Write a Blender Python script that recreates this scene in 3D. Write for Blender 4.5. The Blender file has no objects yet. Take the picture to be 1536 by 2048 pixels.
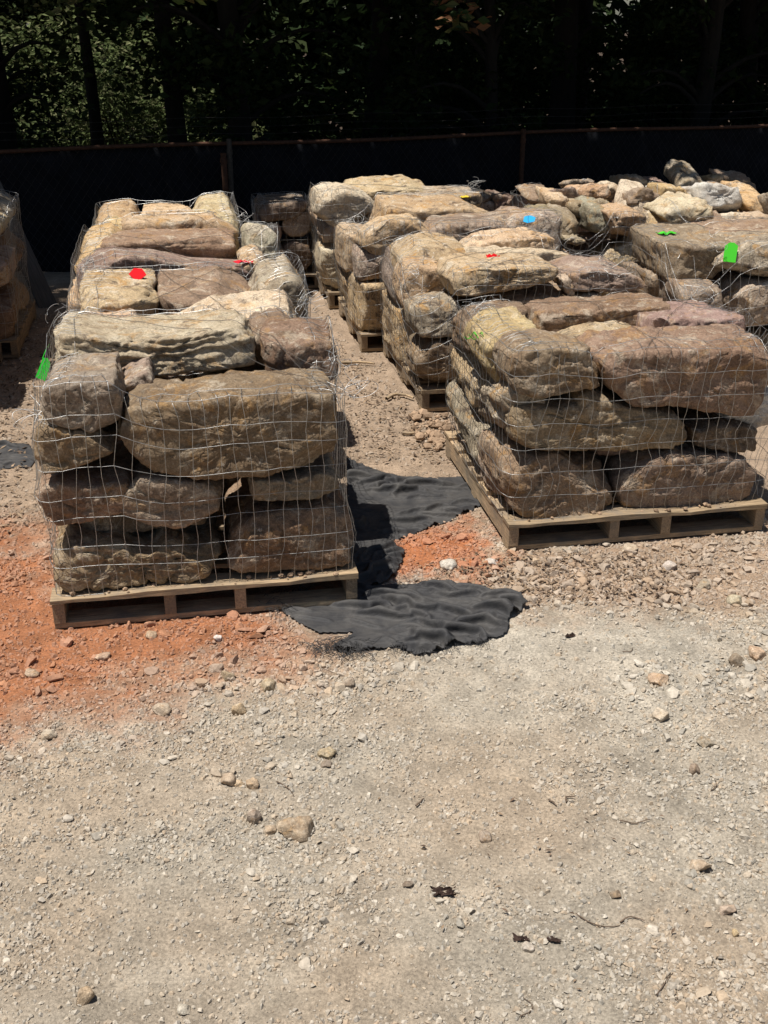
import bpy, math, random
import numpy as np
from mathutils import Vector, Matrix
from mathutils.bvhtree import BVHTree

# ------------------------------------------------------------------ camera, sky, sun, exposure
scene = bpy.context.scene
COL = scene.collection
CAM_H, FOC, HORIZON = 2.05, 2200.0, 40.0
PITCH = math.atan((1024 - HORIZON) / FOC)
cam_data = bpy.data.cameras.new('camera')
cam = bpy.data.objects.new('camera', cam_data); COL.objects.link(cam)
cam.location = (0, 0, CAM_H)
cam.rotation_euler = (math.pi / 2 - PITCH, 0, 0)
cam_data.sensor_fit = 'VERTICAL'; cam_data.sensor_height = 24.0
cam_data.lens = 24.0 * FOC / 2048
cam_data.clip_start = 0.05; cam_data.clip_end = 600
scene.camera = cam

ROW = math.radians(10.3)                       # the rows of pallets run 10.3 degrees off the view axis
U = np.array([math.cos(ROW), math.sin(ROW), 0.0])
V = np.array([-math.sin(ROW), math.cos(ROW), 0.0])
A0 = np.array([-1.2142, 3.5303, 0.0])          # front left corner of the front left pallet

SUN_ROW = (0.30, 0.065, -1.0)                   # travel of the light in the row frame
ld = SUN_ROW[0] * U + SUN_ROW[1] * V + np.array([0, 0, SUN_ROW[2]])
ld /= np.linalg.norm(ld)
sun_data = bpy.data.lights.new('sun', 'SUN')
sun_data.energy = 5.0; sun_data.angle = math.radians(0.5); sun_data.color = (1.0, 0.945, 0.87)
sun = bpy.data.objects.new('sun', sun_data); COL.objects.link(sun)
sun.location = (0, 0, 20)
sun.rotation_euler = Vector(ld).to_track_quat('-Z', 'Y').to_euler()

world = bpy.data.worlds.new('World'); scene.world = world; world.use_nodes = True
wn = world.node_tree.nodes; wl = world.node_tree.links
bg = wn['Background']
sky = wn.new('ShaderNodeTexSky'); sky.sky_type = 'NISHITA'; sky.sun_disc = False
sky.sun_elevation = math.asin(-ld[2]); sky.sun_rotation = math.atan2(-ld[0], -ld[1])
wl.new(sky.outputs[0], bg.inputs[0]); bg.inputs[1].default_value = 0.05
scene.view_settings.view_transform = 'Standard'; scene.view_settings.look = 'None'
scene.view_settings.exposure = 0.38; scene.view_settings.gamma = 1.0
scene.view_settings.use_curve_mapping = False
scene.cycles.max_bounces = 5; scene.cycles.diffuse_bounces = 3; scene.cycles.glossy_bounces = 2; scene.cycles.transmission_bounces = 3

# ------------------------------------------------------------------ helpers
rng = np.random.default_rng(7); random.seed(7)

def ray(x, y):
    return np.array([(x - 768) / FOC, math.cos(PITCH) - (y - 1024) / FOC * math.sin(PITCH),
                     -math.sin(PITCH) - (y - 1024) / FOC * math.cos(PITCH)])
CAMP = np.array([0, 0, CAM_H])
def ground(x, y, z=0.0):
    d = ray(x, y); return CAMP + d * ((z - CAM_H) / d[2])
def rowpt(P):
    d = np.asarray(P) - A0; return d @ U, d @ V, P[2]
def world_pt(u, v, z=0.0):
    return A0 + u * U + v * V + np.array([0, 0, z])
def on_v(x, y, v):
    d = ray(x, y); t = ((A0 + v * V - CAMP) @ V) / (d @ V); P = CAMP + d * t
    return rowpt(P)[0], P[2]

GRAD = np.random.default_rng(3).normal(size=(256, 3)); GRAD /= np.linalg.norm(GRAD, axis=1)[:, None]
def pnoise(P, seed=0):
    P = np.asarray(P, float); i = np.floor(P).astype(np.int64); f = P - i
    w = f * f * f * (f * (f * 6 - 15) + 10)
    out = np.zeros(len(P))
    for dx in (0, 1):
        for dy in (0, 1):
            for dz in (0, 1):
                h = ((i[:, 0] + dx) * 73856093) ^ ((i[:, 1] + dy) * 19349663) ^ ((i[:, 2] + dz) * 83492791) ^ (seed * 2654435)
                h = (h ^ (h >> 13)) * 1274126177; h = (h ^ (h >> 16)) & 255
                g = GRAD[h]
                d = (f[:, 0] - dx) * g[:, 0] + (f[:, 1] - dy) * g[:, 1] + (f[:, 2] - dz) * g[:, 2]
                out += d * (w[:, 0] if dx else 1 - w[:, 0]) * (w[:, 1] if dy else 1 - w[:, 1]) * (w[:, 2] if dz else 1 - w[:, 2])
    return out * 1.6
def fbm(P, seed=0, oct=4, gain=0.5):
    a = 1.0; s = np.zeros(len(P)); P = np.asarray(P, float)
    for k in range(oct):
        s += a * pnoise(P, seed + k * 17); P = P * 2.03 + 5.1; a *= gain
    return s

def mesh_np(name, verts, faces, smooth=True, colors=None, mat=None):
    """faces: (n,3) or (n,4) int array"""
    verts = np.asarray(verts, np.float32); faces = np.asarray(faces, np.int32)
    me = bpy.data.meshes.new(name)
    n, k = faces.shape
    me.vertices.add(len(verts)); me.vertices.foreach_set('co', verts.ravel())
    me.loops.add(n * k); me.loops.foreach_set('vertex_index', faces.ravel())
    me.polygons.add(n)
    me.polygons.foreach_set('loop_start', np.arange(0, n * k, k, dtype=np.int32))
    me.polygons.foreach_set('loop_total', np.full(n, k, np.int32))
    me.polygons.foreach_set('use_smooth', np.full(n, smooth, bool))
    me.update(calc_edges=True)
    if colors is not None:
        c = np.ones((len(verts), 4), np.float32); c[:, :3] = colors
        at = me.color_attributes.new('Col', 'FLOAT_COLOR', 'POINT'); at.data.foreach_set('color', c.ravel())
    if mat: me.materials.append(mat)
    return me

def obj(name, me, parent=None, loc=(0, 0, 0), rotz=0.0):
    o = bpy.data.objects.new(name, me); COL.objects.link(o)
    o.location = loc; o.rotation_euler = (0, 0, rotz)
    if parent: o.parent = parent
    return o
def tag(o, label=None, cat=None, group=None, kind=None):
    if label: o['label'] = label
    if cat: o['category'] = cat
    if group: o['group'] = group
    if kind: o['kind'] = kind
    return o

class MB:
    def __init__(s): s.v = []; s.f = []; s.n = 0
    def add(s, v, f):
        v = np.asarray(v, float); f = np.asarray(f, int)
        s.v.append(v); s.f.append(f + s.n); s.n += len(v)
    def box(s, x0, x1, y0, y1, z0, z1, bev=0.0):
        v = [(x0, y0, z0), (x1, y0, z0), (x1, y1, z0), (x0, y1, z0), (x0, y0, z1), (x1, y0, z1), (x1, y1, z1), (x0, y1, z1)]
        s.add(v, [(0, 3, 2, 1), (4, 5, 6, 7), (0, 1, 5, 4), (1, 2, 6, 5), (2, 3, 7, 6), (3, 0, 4, 7)])
    def tube(s, P, r, sides=4):
        P = np.asarray(P, float); n = len(P)
        if n < 2: return
        T = np.gradient(P, axis=0); T /= np.linalg.norm(T, axis=1)[:, None] + 1e-9
        ref = np.where(np.abs(T[:, 2:3]) > .8, np.array([[1., 0, 0]]), np.array([[0, 0, 1.]]))
        N = np.cross(T, ref); N /= np.linalg.norm(N, axis=1)[:, None] + 1e-9
        B = np.cross(T, N)
        r = np.broadcast_to(np.asarray(r, float), (n,))
        an = np.arange(sides) * 2 * math.pi / sides
        v = P[:, None, :] + r[:, None, None] * (np.cos(an)[None, :, None] * N[:, None, :] + np.sin(an)[None, :, None] * B[:, None, :])
        i = np.arange(n - 1)[:, None] * sides; j = np.arange(sides)[None, :]; j2 = (j + 1) % sides
        f = np.stack([i + j, i + j2, i + sides + j2, i + sides + j], -1).reshape(-1, 4)
        s.add(v.reshape(-1, 3), f)
        if sides == 4:
            s.f.append(np.array([[0, 1, 2, 3], [n * 4 - 1, n * 4 - 2, n * 4 - 3, n * 4 - 4]]) + s.n - n * 4)
    def mesh(s, name, mat, smooth=False):
        return mesh_np(name, np.concatenate(s.v), np.concatenate(s.f), smooth, None, mat)

# ------------------------------------------------------------------ materials
def new_mat(name):
    m = bpy.data.materials.new(name); m.use_nodes = True
    nt = m.node_tree; b = nt.nodes['Principled BSDF']
    return m, nt, b
def nd(nt, typ, **kw):
    n = nt.nodes.new(typ)
    for k, v in kw.items():
        if k.startswith('i_'): n.inputs[k[2:].replace('_', ' ')].default_value = v
        else: setattr(n, k, v)
    return n
def ramp(nt, src, stops):
    r = nt.nodes.new('ShaderNodeValToRGB'); nt.links.new(src, r.inputs[0])
    e = r.color_ramp.elements
    while len(e) < len(stops): e.new(0.5)
    for k, (p, c) in enumerate(stops):
        e[k].position = p; e[k].color = (c, c, c, 1) if isinstance(c, (int, float)) else (*c, 1)
    return r.outputs[0]
def mix(nt, fac, a, b, mode='MIX'):
    m = nt.nodes.new('ShaderNodeMix'); m.data_type = 'RGBA'; m.blend_type = mode
    for s, v in ((m.inputs[0], fac), (m.inputs[6], a), (m.inputs[7], b)):
        if isinstance(v, bpy.types.NodeSocket): nt.links.new(v, s)
        elif isinstance(v, (int, float)): s.default_value = v
        else: s.default_value = (*v, 1)
    return m.outputs[2]
def noise(nt, vec, scale, detail=5, rough=0.6, dist=0.0):
    n = nd(nt, 'ShaderNodeTexNoise'); n.inputs['Scale'].default_value = scale; n.inputs['Detail'].default_value = detail
    n.inputs['Roughness'].default_value = rough; n.inputs['Distortion'].default_value = dist
    nt.links.new(vec, n.inputs['Vector']); return n.outputs[0]
def bump(nt, b, h, strength, dist, prev=None):
    n = nd(nt, 'ShaderNodeBump'); n.inputs['Strength'].default_value = strength; n.inputs['Distance'].default_value = dist
    nt.links.new(h, n.inputs['Height'])
    if prev: nt.links.new(prev, n.inputs['Normal'])
    nt.links.new(n.outputs[0], b.inputs['Normal']); return n.outputs[0]

def stone_material(name, k=1.0, amt=1.0):
    """k: how much finer the pattern is; amt: how strongly it is stained. The object's colour is its rock colour, its alpha scales the stains."""
    m, nt, b = new_mat(name)
    tc = nd(nt, 'ShaderNodeTexCoord'); oi = nd(nt, 'ShaderNodeObjectInfo')
    mul = nd(nt, 'ShaderNodeVectorMath', operation='SCALE'); mul.inputs[0].default_value = (37, 91, 53)
    nt.links.new(oi.outputs['Random'], mul.inputs['Scale'])
    add = nd(nt, 'ShaderNodeVectorMath', operation='ADD'); nt.links.new(tc.outputs['Object'], add.inputs[0]); nt.links.new(mul.outputs[0], add.inputs[1])
    vec = add.outputs[0]; base = oi.outputs['Color']
    def stain(c, sc, det, ro, di, lo, hi_, top, colr):
        r = ramp(nt, noise(nt, vec, sc * k, det, ro, di), [(lo, 0), (hi_, top * amt)])
        q = nd(nt, 'ShaderNodeMath', operation='MULTIPLY'); nt.links.new(r, q.inputs[0]); nt.links.new(oi.outputs['Alpha'], q.inputs[1])
        return mix(nt, q.outputs[0], c, colr)
    c = mix(nt, ramp(nt, noise(nt, vec, 5 * k, 6, .65, .6), [(.35, 0), (.65, 1)]), base, (0.68, 0.62, 0.57), 'MULTIPLY')
    c = stain(c, 6.5, 7, .68, 1.2, .54, .64, .7, (0.52, 0.29, 0.095))
    c = stain(c, 9, 8, .76, .8, .53, .61, .75, (0.68, 0.59, 0.46))
    c = stain(c, 11, 9, .8, .6, .525, .605, .84, (0.115, 0.085, 0.066))
    c = stain(c, 4.2, 5, .65, .4, .61, .72, .4, (0.17, 0.145, 0.085))
    c = stain(c, 30, 6, .8, .2, .60, .65, .75, (0.74, 0.69, 0.60))
    c = mix(nt, .9, c, ramp(nt, noise(nt, vec, 95, 7, .85), [(.30, .35), (.70, 1.42)]), 'MULTIPLY')
    nt.links.new(c, b.inputs['Base Color'])
    b.inputs['Roughness'].default_value = 0.92; b.inputs['Specular IOR Level'].default_value = 0.15
    p = bump(nt, b, noise(nt, vec, 30 * k, 9, .75, .3), 1.0, 0.016 / k)
    p = bump(nt, b, noise(nt, vec, 120, 6, .75), .9, 0.0045, p)
    return m
M_STONE = stone_material('weathered_sandstone')
M_LOOSE = stone_material('dusty_loose_stone', 5.0, .45)

def attr_mat(name, rough=0.95, nscale=140, var=(.55, 1.3), bs=0.6, bd=0.006, second=None):
    m, nt, b = new_mat(name)
    at = nd(nt, 'ShaderNodeAttribute', attribute_name='Col'); tc = nd(nt, 'ShaderNodeTexCoord'); vec = tc.outputs['Object']
    c = mix(nt, 1.0, at.outputs['Color'], ramp(nt, noise(nt, vec, nscale, 6, .7), [(.3, var[0]), (.7, var[1])]), 'MULTIPLY')
    if second:
        c = mix(nt, 1.0, c, ramp(nt, noise(nt, vec, second, 5, .6), [(.3, .75), (.7, 1.2)]), 'MULTIPLY')
    nt.links.new(c, b.inputs['Base Color']); b.inputs['Roughness'].default_value = rough
    b.inputs['Specular IOR Level'].default_value = 0.15
    p = bump(nt, b, noise(nt, vec, nscale * .7, 8, .75), bs, bd)
    return m
M_GROUND = attr_mat('dirt_and_fines', nscale=110, bs=1.0, bd=0.010, second=9, var=(.5, 1.35))
M_GRAVEL = attr_mat('gravel_stone', nscale=90, bs=.5, bd=.003, var=(.75, 1.2))
M_LITTER = attr_mat('dry_leaf_litter', nscale=60, bs=.2, bd=.002)

def leaf_material():
    m, nt, b = new_mat('leaf')
    at = nd(nt, 'ShaderNodeAttribute', attribute_name='Col')
    nt.links.new(at.outputs['Color'], b.inputs['Base Color']); b.inputs['Roughness'].default_value = .7; b.inputs['Specular IOR Level'].default_value = .1
    tr = nd(nt, 'ShaderNodeBsdfTranslucent'); nt.links.new(at.outputs['Color'], tr.inputs[0])
    mx = nd(nt, 'ShaderNodeMixShader'); mx.inputs[0].default_value = .3
    nt.links.new(b.outputs[0], mx.inputs[1]); nt.links.new(tr.outputs[0], mx.inputs[2])
    nt.links.new(mx.outputs[0], nt.nodes['Material Output'].inputs[0])
    return m
M_LEAF = leaf_material()

def plain(name, col, rough=.8, metal=0.0, nscale=20, var=.35, bs=.3, bd=.003, stretch=(1, 1, 1), spec=.3):
    m, nt, b = new_mat(name)
    tc = nd(nt, 'ShaderNodeTexCoord'); mp = nd(nt, 'ShaderNodeMapping'); mp.inputs['Scale'].default_value = stretch
    nt.links.new(tc.outputs['Object'], mp.inputs[0]); vec = mp.outputs[0]
    n = noise(nt, vec, nscale, 6, .7, .3)
    c = mix(nt, 1.0, col, ramp(nt, n, [(.3, 1 - var), (.7, 1 + var)]), 'MULTIPLY')
    if 'wood' in name:                              # each board its own tone, with ground-in grey dirt
        oi = nd(nt, 'ShaderNodeObjectInfo'); c = mix(nt, 1.0, c, ramp(nt, oi.outputs['Random'], [(0, .62), (1, 1.25)]), 'MULTIPLY')
        c = mix(nt, ramp(nt, noise(nt, tc.outputs['Object'], 7, 6, .7, .5), [(.42, 0), (.66, .75)]), c, (.17, .145, .115))
    nt.links.new(c, b.inputs['Base Color']); b.inputs['Roughness'].default_value = rough; b.inputs['Metallic'].default_value = metal
    b.inputs['Specular IOR Level'].default_value = spec
    if bs: bump(nt, b, n, bs, bd)
    return m
M_WIRE = plain('galvanised_wire', (.46, .46, .45), .45, .9, 60, .35, 0)
M_WIRE_OLD = plain('dull_wire', (.10, .09, .08), .6, .5, 60, .4, 0)
M_WOOD = plain('grey_pallet_wood', (.35, .255, .155), .9, 0, 9, .6, .5, .004, (1, 14, 14))
M_WOODV = plain('pallet_stringer_wood', (.31, .225, .14), .9, 0, 9, .6, .5, .004, (14, 1, 14))
M_PLANK = plain('weathered_plank', (.075, .068, .06), .85, 0, 8, .4, .4, .004, (14, 14, 1))
M_BARK = plain('bark', (.013, .011, .009), .95, 0, 14, .5, .8, .02, (1, 1, .25))
M_RUST = plain('rusty_pipe', (.075, .035, .02), .8, .2, 30, .5, .3)
M_POST = plain('dull_fence_post', (.075, .065, .055), .7, .4, 30, .4, .2)
M_SCREEN = plain('black_screen_cloth', (.010, .011, .014), .9, 0, 6, .4, .2, .01, spec=.1)
M_CHAIN = plain('chain_link_wire', (.075, .072, .07), .6, .6, 60, .4, 0)
M_TWIG = plain('twig_bark', (.12, .085, .06), .9, 0, 60, .5, .3)
def fabric_material():
    m, nt, b = new_mat('black_landscape_fabric')
    tc = nd(nt, 'ShaderNodeTexCoord'); vec = tc.outputs['Object']
    c = mix(nt, ramp(nt, noise(nt, vec, 7, 6, .7, .5), [(.42, 0), (.72, .55)]), (.033, .033, .035), (.115, .108, .098))
    nt.links.new(c, b.inputs['Base Color']); b.inputs['Roughness'].default_value = .68; b.inputs['Specular IOR Level'].default_value = .3
    mp = nd(nt, 'ShaderNodeMapping'); mp.inputs['Scale'].default_value = (1, 3.2, 1); mp.inputs['Rotation'].default_value = (0, 0, .5); nt.links.new(vec, mp.inputs[0])
    p = bump(nt, b, noise(nt, mp.outputs[0], 18, 5, .55, .8), .6, .008)
    p = bump(nt, b, noise(nt, vec, 220, 3, .6), .4, .002, p)
    return m
M_FAB = fabric_material()
def plastic(name, col):
    m, nt, b = new_mat(name)
    b.inputs['Base Color'].default_value = (*col, 1); b.inputs['Roughness'].default_value = .8; b.inputs['Specular IOR Level'].default_value = .12
    return m
M_TAG = {'red': plastic('red_tag', (.58, .008, .014)), 'green': plastic('green_tag', (.06, .50, .03)),
         'blue': plastic('blue_tag', (.03, .36, .72)), 'yellow': plastic('yellow_tag', (.70, .52, .05)),
         'pink': plastic('pink_red_tag', (.58, .02, .035)), 'dgreen': plastic('deep_green_tag', (.02, .42, .03))}

# ------------------------------------------------------------------ ground
def gz(x, y):
    x = np.asarray(x, float); y = np.asarray(y, float)
    P = np.stack([x, y, np.zeros_like(x)], -1).reshape(-1, 3)
    z = .012 * fbm(P * 1.1, 11, 3) + .007 * fbm(P * 6.0, 12, 3)
    drop = np.clip((P[:, 1] - 9.6 + .2 * P[:, 0] * .3) / 2.0, 0, 1); drop = drop * drop * (3 - 2 * drop)
    z = z - .55 * drop - np.clip(P[:, 1] - 14, 0, 8) * .03
    z = z - .012 + .10 * np.clip((np.abs(P[:, 0]) - 25) / 40, 0, 3)
    return z.reshape(x.shape)

def axis(fine0, fine1, step, far0, far1, grow=1.07):
    a = list(np.arange(fine0, fine1, step)); s = step; p = a[-1]
    while p < far1: s *= grow; p += s; a.append(p)
    s = step; p = a[0]; b = []
    while p > far0: s *= grow; p -= s; b.append(p)
    return np.array(b[::-1] + a)
xs = axis(-1.7, 1.7, .0135, -160, 160); ys = axis(1.6, 4.8, .0135, -60, 300)
GX, GY = np.meshgrid(xs, ys)

def pip(poly, x, y):
    inside = np.zeros(x.shape, bool); n = len(poly)
    for i in range(n):
        x0, y0 = poly[i][:2]; x1, y1 = poly[(i + 1) % n][:2]
        c = ((y0 > y) != (y1 > y)) & (x < (x1 - x0) * (y - y0) / (y1 - y0 + 1e-12) + x0)
        inside ^= c
    return inside
def pdist(poly, x, y):
    d = np.full(x.shape, 1e9); n = len(poly)
    for i in range(n):
        x0, y0 = poly[i][:2]; x1, y1 = poly[(i + 1) % n][:2]
        L = (x1 - x0) ** 2 + (y1 - y0) ** 2 + 1e-12
        t = np.clip(((x - x0) * (x1 - x0) + (y - y0) * (y1 - y0)) / L, 0, 1)
        d = np.minimum(d, np.hypot(x - x0 - t * (x1 - x0), y - y0 - t * (y1 - y0)))
    return np.where(pip(poly, x, y), d, -d)
def gpoly(pts): return [ground(*p)[:2] for p in pts]
Z_RED = gpoly([(-300, 1030), (70, 1050), (250, 1180), (560, 1190), (625, 1265), (560, 1330), (420, 1345), (260, 1400), (120, 1440), (-300, 1530)])
Z_ORANGE = gpoly([(700, 1075), (830, 1065), (950, 1035), (1015, 1095), (960, 1135), (880, 1160), (700, 1165)])
Z_BROWN = gpoly([(860, 1150), (1020, 1085), (1500, 1050), (1800, 1040), (1800, 1225), (1320, 1215), (1060, 1225)])
Z_AISLE = gpoly([(-400, 1000), (-400, 560), (1900, 560), (1900, 1040), (1000, 1080), (700, 1100), (60, 1080)])
Z_PALE = gpoly([(1000, 1235), (1400, 1230), (1480, 1300), (1380, 1420), (1050, 1380), (860, 1330)])

Z_TRAIL = gpoly([(380, 1310), (700, 1290), (760, 1330), (700, 1440), (620, 1560), (400, 1570), (180, 1480)])
Z_STONY = gpoly([(1000, 1120), (1560, 1080), (1600, 1560), (1300, 1480), (1080, 1420), (1250, 1330), (1420, 1280), (1380, 1230), (1080, 1215)])
def zones(x, y):
    x = np.asarray(x, float).ravel(); y = np.asarray(y, float).ravel()
    P = np.stack([x, y, np.zeros_like(x)], -1)
    wob = .13 * fbm(P * 3.5, 31, 4) + .085 * fbm(P * 17, 32, 4, .6)
    def w(poly, soft): return np.clip((pdist(poly, x, y) + wob) / soft + .5, 0, 1)
    wr, wo, wb, wa, wp = w(Z_RED, .48), w(Z_ORANGE, .2), w(Z_BROWN, .22), w(Z_AISLE, .3), w(Z_PALE, .3)
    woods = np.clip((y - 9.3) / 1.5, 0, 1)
    n1 = fbm(P * 2.2, 41, 4); n2 = fbm(P * 9, 42, 4)
    col = np.array([.385, .337, .268]) * (1 + .15 * n1 + .12 * n2)[:, None]
    tanw = np.clip(.5 + 1.2 * fbm(P * 1.6, 44, 3), 0, 1)[:, None]
    col = col * (1 - .65 * tanw) + .65 * tanw * np.array([.405, .315, .225]) * (1 + .10 * n2)[:, None]
    def put(wt, c):
        nonlocal col
        wt = wt[:, None]; col = col * (1 - wt) + wt * np.array(c) * (1 + .16 * n2 + .10 * n1)[:, None]
    put(wp * .75, (.46, .415, .34)); put(wa, (.33, .248, .178)); put(wb * .8, (.33, .225, .15))
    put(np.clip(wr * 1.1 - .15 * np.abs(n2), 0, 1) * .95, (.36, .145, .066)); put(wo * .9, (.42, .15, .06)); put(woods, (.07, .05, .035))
    return col, wr, wo, wb, wa, wp

GZ = gz(GX, GY)
fines = fbm(np.stack([GX.ravel() * 40, GY.ravel() * 40, np.zeros(GX.size)], -1), 51, 2).reshape(GX.shape)
near = np.clip(1.4 - np.hypot(GX, GY - 3) / 5, 0, 1)
clod = fbm(np.stack([GX.ravel() * 17, GY.ravel() * 17, np.full(GX.size, 3.3)], -1), 52, 3, .6).reshape(GX.shape)
patch = np.clip(.55 + fbm(np.stack([GX.ravel() * 1.3, GY.ravel() * 2.9, np.zeros(GX.size)], -1), 61, 4).reshape(GX.shape), .15, 1.3)
GZ = GZ + (.0028 * fines + .0045 * np.clip(clod, -.4, 1.2)) * near * patch
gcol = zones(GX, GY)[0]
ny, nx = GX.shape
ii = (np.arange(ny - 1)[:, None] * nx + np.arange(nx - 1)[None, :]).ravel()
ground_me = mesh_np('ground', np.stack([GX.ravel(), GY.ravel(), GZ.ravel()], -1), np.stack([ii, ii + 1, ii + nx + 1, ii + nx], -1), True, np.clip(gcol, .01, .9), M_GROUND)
tag(obj('ground', ground_me), kind='structure', label='dusty gravel yard with tan fines and red clay patches')

# ------------------------------------------------------------------ stones
PAL = {'tan': (.64, .48, .30), 'ochre': (.68, .46, .21), 'brown': (.40, .275, .19), 'purple': (.45, .355, .305), 'grey': (.55, .485, .40),
       'white': (.82, .77, .67), 'olive': (.41, .34, .245), 'pale': (.72, .60, .44), 'yellow': (.74, .58, .32), 'dark': (.31, .24, .185), 'orange': (.68, .47, .29)}
for _k in PAL:
    PAL[_k] = tuple(.58 * a + .42 * b for a, b in zip(PAL[_k], (.48, .385, .29)))
for _k in PAL: PAL[_k] = tuple(min(.85, c * 1.12) for c in PAL[_k])
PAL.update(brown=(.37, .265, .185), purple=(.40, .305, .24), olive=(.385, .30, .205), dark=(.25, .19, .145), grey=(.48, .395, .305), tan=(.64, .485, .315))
PAL['white'] = (.82, .77, .68); PAL['pale'] = (.74, .62, .46); PAL['yellow'] = (.72, .55, .30)
STAIN = {'white': .3, 'pale': .8, 'yellow': .7, 'brown': .62, 'purple': .62, 'olive': .62, 'dark': .5}

def superprofile(K, e):
    t = np.linspace(-math.pi / 2, math.pi / 2, 801)
    x = np.abs(np.cos(t)) ** e; y = np.sign(np.sin(t)) * np.abs(np.sin(t)) ** e
    s = np.concatenate([[0], np.cumsum(np.hypot(np.diff(x), np.diff(y)))])
    q = np.linspace(0, s[-1], K)
    return np.interp(q, s, x), np.interp(q, s, y)

def boulder_mesh(poly, v0, v1, seed, e=.13, chops=8, rough=.013, res=.02, lean=0.0, taper=0.0, strata=0.0, cut=(.80, .95), skew=.10, **_):
    """poly: outline in (u, z); the stone runs in depth from v0 to v1. Returns vertices about the base centre, faces, base centre."""
    r_ = np.random.default_rng(seed + 1000)
    poly = np.asarray(poly, float)
    x, y = poly[:, 0], poly[:, 1]; x2, y2 = np.roll(x, -1), np.roll(y, -1)
    cr = x * y2 - x2 * y; a = cr.sum() / 2
    c = np.array([((x + x2) * cr).sum(), ((y + y2) * cr).sum()]) / (6 * a)
    per = np.hypot(x2 - x, y2 - y).sum()
    M = int(np.clip(per / res, 22, 220)); K = int(np.clip((per / 4.5 + v1 - v0) / res, 16, 110))
    th = np.linspace(0, 2 * math.pi, 360, endpoint=False)
    R = np.zeros(360)
    for i in range(len(poly)):
        p, q = poly[i] - c, poly[(i + 1) % len(poly)] - c
        d = q - p; den = np.cos(th) * d[1] - np.sin(th) * d[0]
        den = np.where(np.abs(den) < 1e-9, 1e-9, den)
        t = (p[0] * d[1] - p[1] * d[0]) / den; s = (p[0] * np.sin(th) - p[1] * np.cos(th)) / den
        R = np.where((s >= -1e-6) & (s <= 1 + 1e-6) & (t > 0), np.maximum(R, t), R)
    R = np.where(R <= 0, R.max() * .6, R)
    pu, pz = R * np.cos(th), R * np.sin(th)          # even steps along the outline
    sg = np.concatenate([[0], np.cumsum(np.hypot(np.diff(np.append(pu, pu[0])), np.diff(np.append(pz, pz[0]))))])
    q = np.linspace(0, sg[-1], M, endpoint=False)
    pu, pz = np.interp(q, sg, np.append(pu, pu[0])), np.interp(q, sg, np.append(pz, pz[0]))
    rho, w = superprofile(K, e)
    dv = (v1 - v0) / 2; vm = (v0 + v1) / 2
    th = np.arctan2(pz, pu)
    eb = 1 + .12 * fbm(np.stack([np.cos(th) * 1.5, np.sin(th) * 1.5, np.full(M, seed * .37)], -1), seed, 2)
    RH = np.repeat(rho[:, None], M, 1); W = np.repeat(w[:, None], M, 1)
    rr = np.power(np.clip(RH, 1e-6, 1), np.clip(eb, .5, 1.8)[None, :])
    back = 1 - taper * np.clip(W * .5 + .5, 0, 1)
    P = np.stack([rr * pu[None] * back, W * dv, rr * pz[None] * back + lean * W * dv], -1).reshape(-1, 3)
    size = np.array([np.ptp(x), v1 - v0, np.ptp(y)]); half = size / 2
    off = np.array([seed * 3.1, seed * 1.7, seed * .9])
    sk = r_.normal(size=3) * skew
    P[:, 1] += sk[0] * P[:, 2] + sk[1] * .5 * P[:, 0]; P[:, 2] += sk[2] * P[:, 1]
    for k in range(chops):                        # broken facets, each a little uneven
        n = r_.normal(size=3) / half ** .5; n /= np.linalg.norm(n)
        pr = P @ n
        ex = pr - pr.max() * r_.uniform(*cut) - .0035 * pnoise(P * 9 + off, seed + k)
        P -= np.clip(ex, 0, None)[:, None] * n
    dirn = P / (half + 1e-6); dirn = np.sign(dirn) * np.abs(dirn) ** 2.2; dirn /= np.linalg.norm(dirn, axis=1)[:, None] + 1e-9
    n1 = fbm(P * 5.0 + off, seed, 3, .5)
    st = P * np.array([5, 5, 10]) + off
    ld_ = fbm(st, seed + 3, 2) * 2.6; fr = ld_ - np.floor(ld_)
    ledge = (np.floor(ld_) + np.clip((fr - .46) / .08, 0, 1)) / 2.6       # split ledges
    n2 = fbm(P * 24 + off, seed + 5, 4, .65)
    rg = np.clip(1 - 2.6 * np.abs(pnoise(P * np.array([4, 4, 7]) + off + .2 * n1[:, None], seed + 9)) - .82, 0, 1)   # cracks
    disp = rough * (.22 * n1 + 1.0 * ledge + .5 * n2 - 5.0 * rg)
    if strata:                                     # bedding planes: thin proud and recessed layers
        lay = pnoise(np.stack([P[:, 0] * .6, P[:, 1] * .6, P[:, 2] * 38 + 1.5 * n1], -1) + off, seed + 21)
        disp += strata * 1.6 * np.clip(lay * 2, -1, 1) * (np.abs(dirn[:, 2]) < .75)
    P = P + dirn * disp[:, None]
    i = np.arange(K - 1)[:, None] * M; j = np.arange(M)[None, :]; j2 = (j + 1) % M
    f = np.stack([i + j, i + j2, i + M + j2, i + M + j], -1).reshape(-1, 4)[:, ::-1]
    zb = P[:, 2].min()
    base = np.array([c[0], vm, c[1] + zb])
    P[:, 2] -= zb
    return P, f, base

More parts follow.
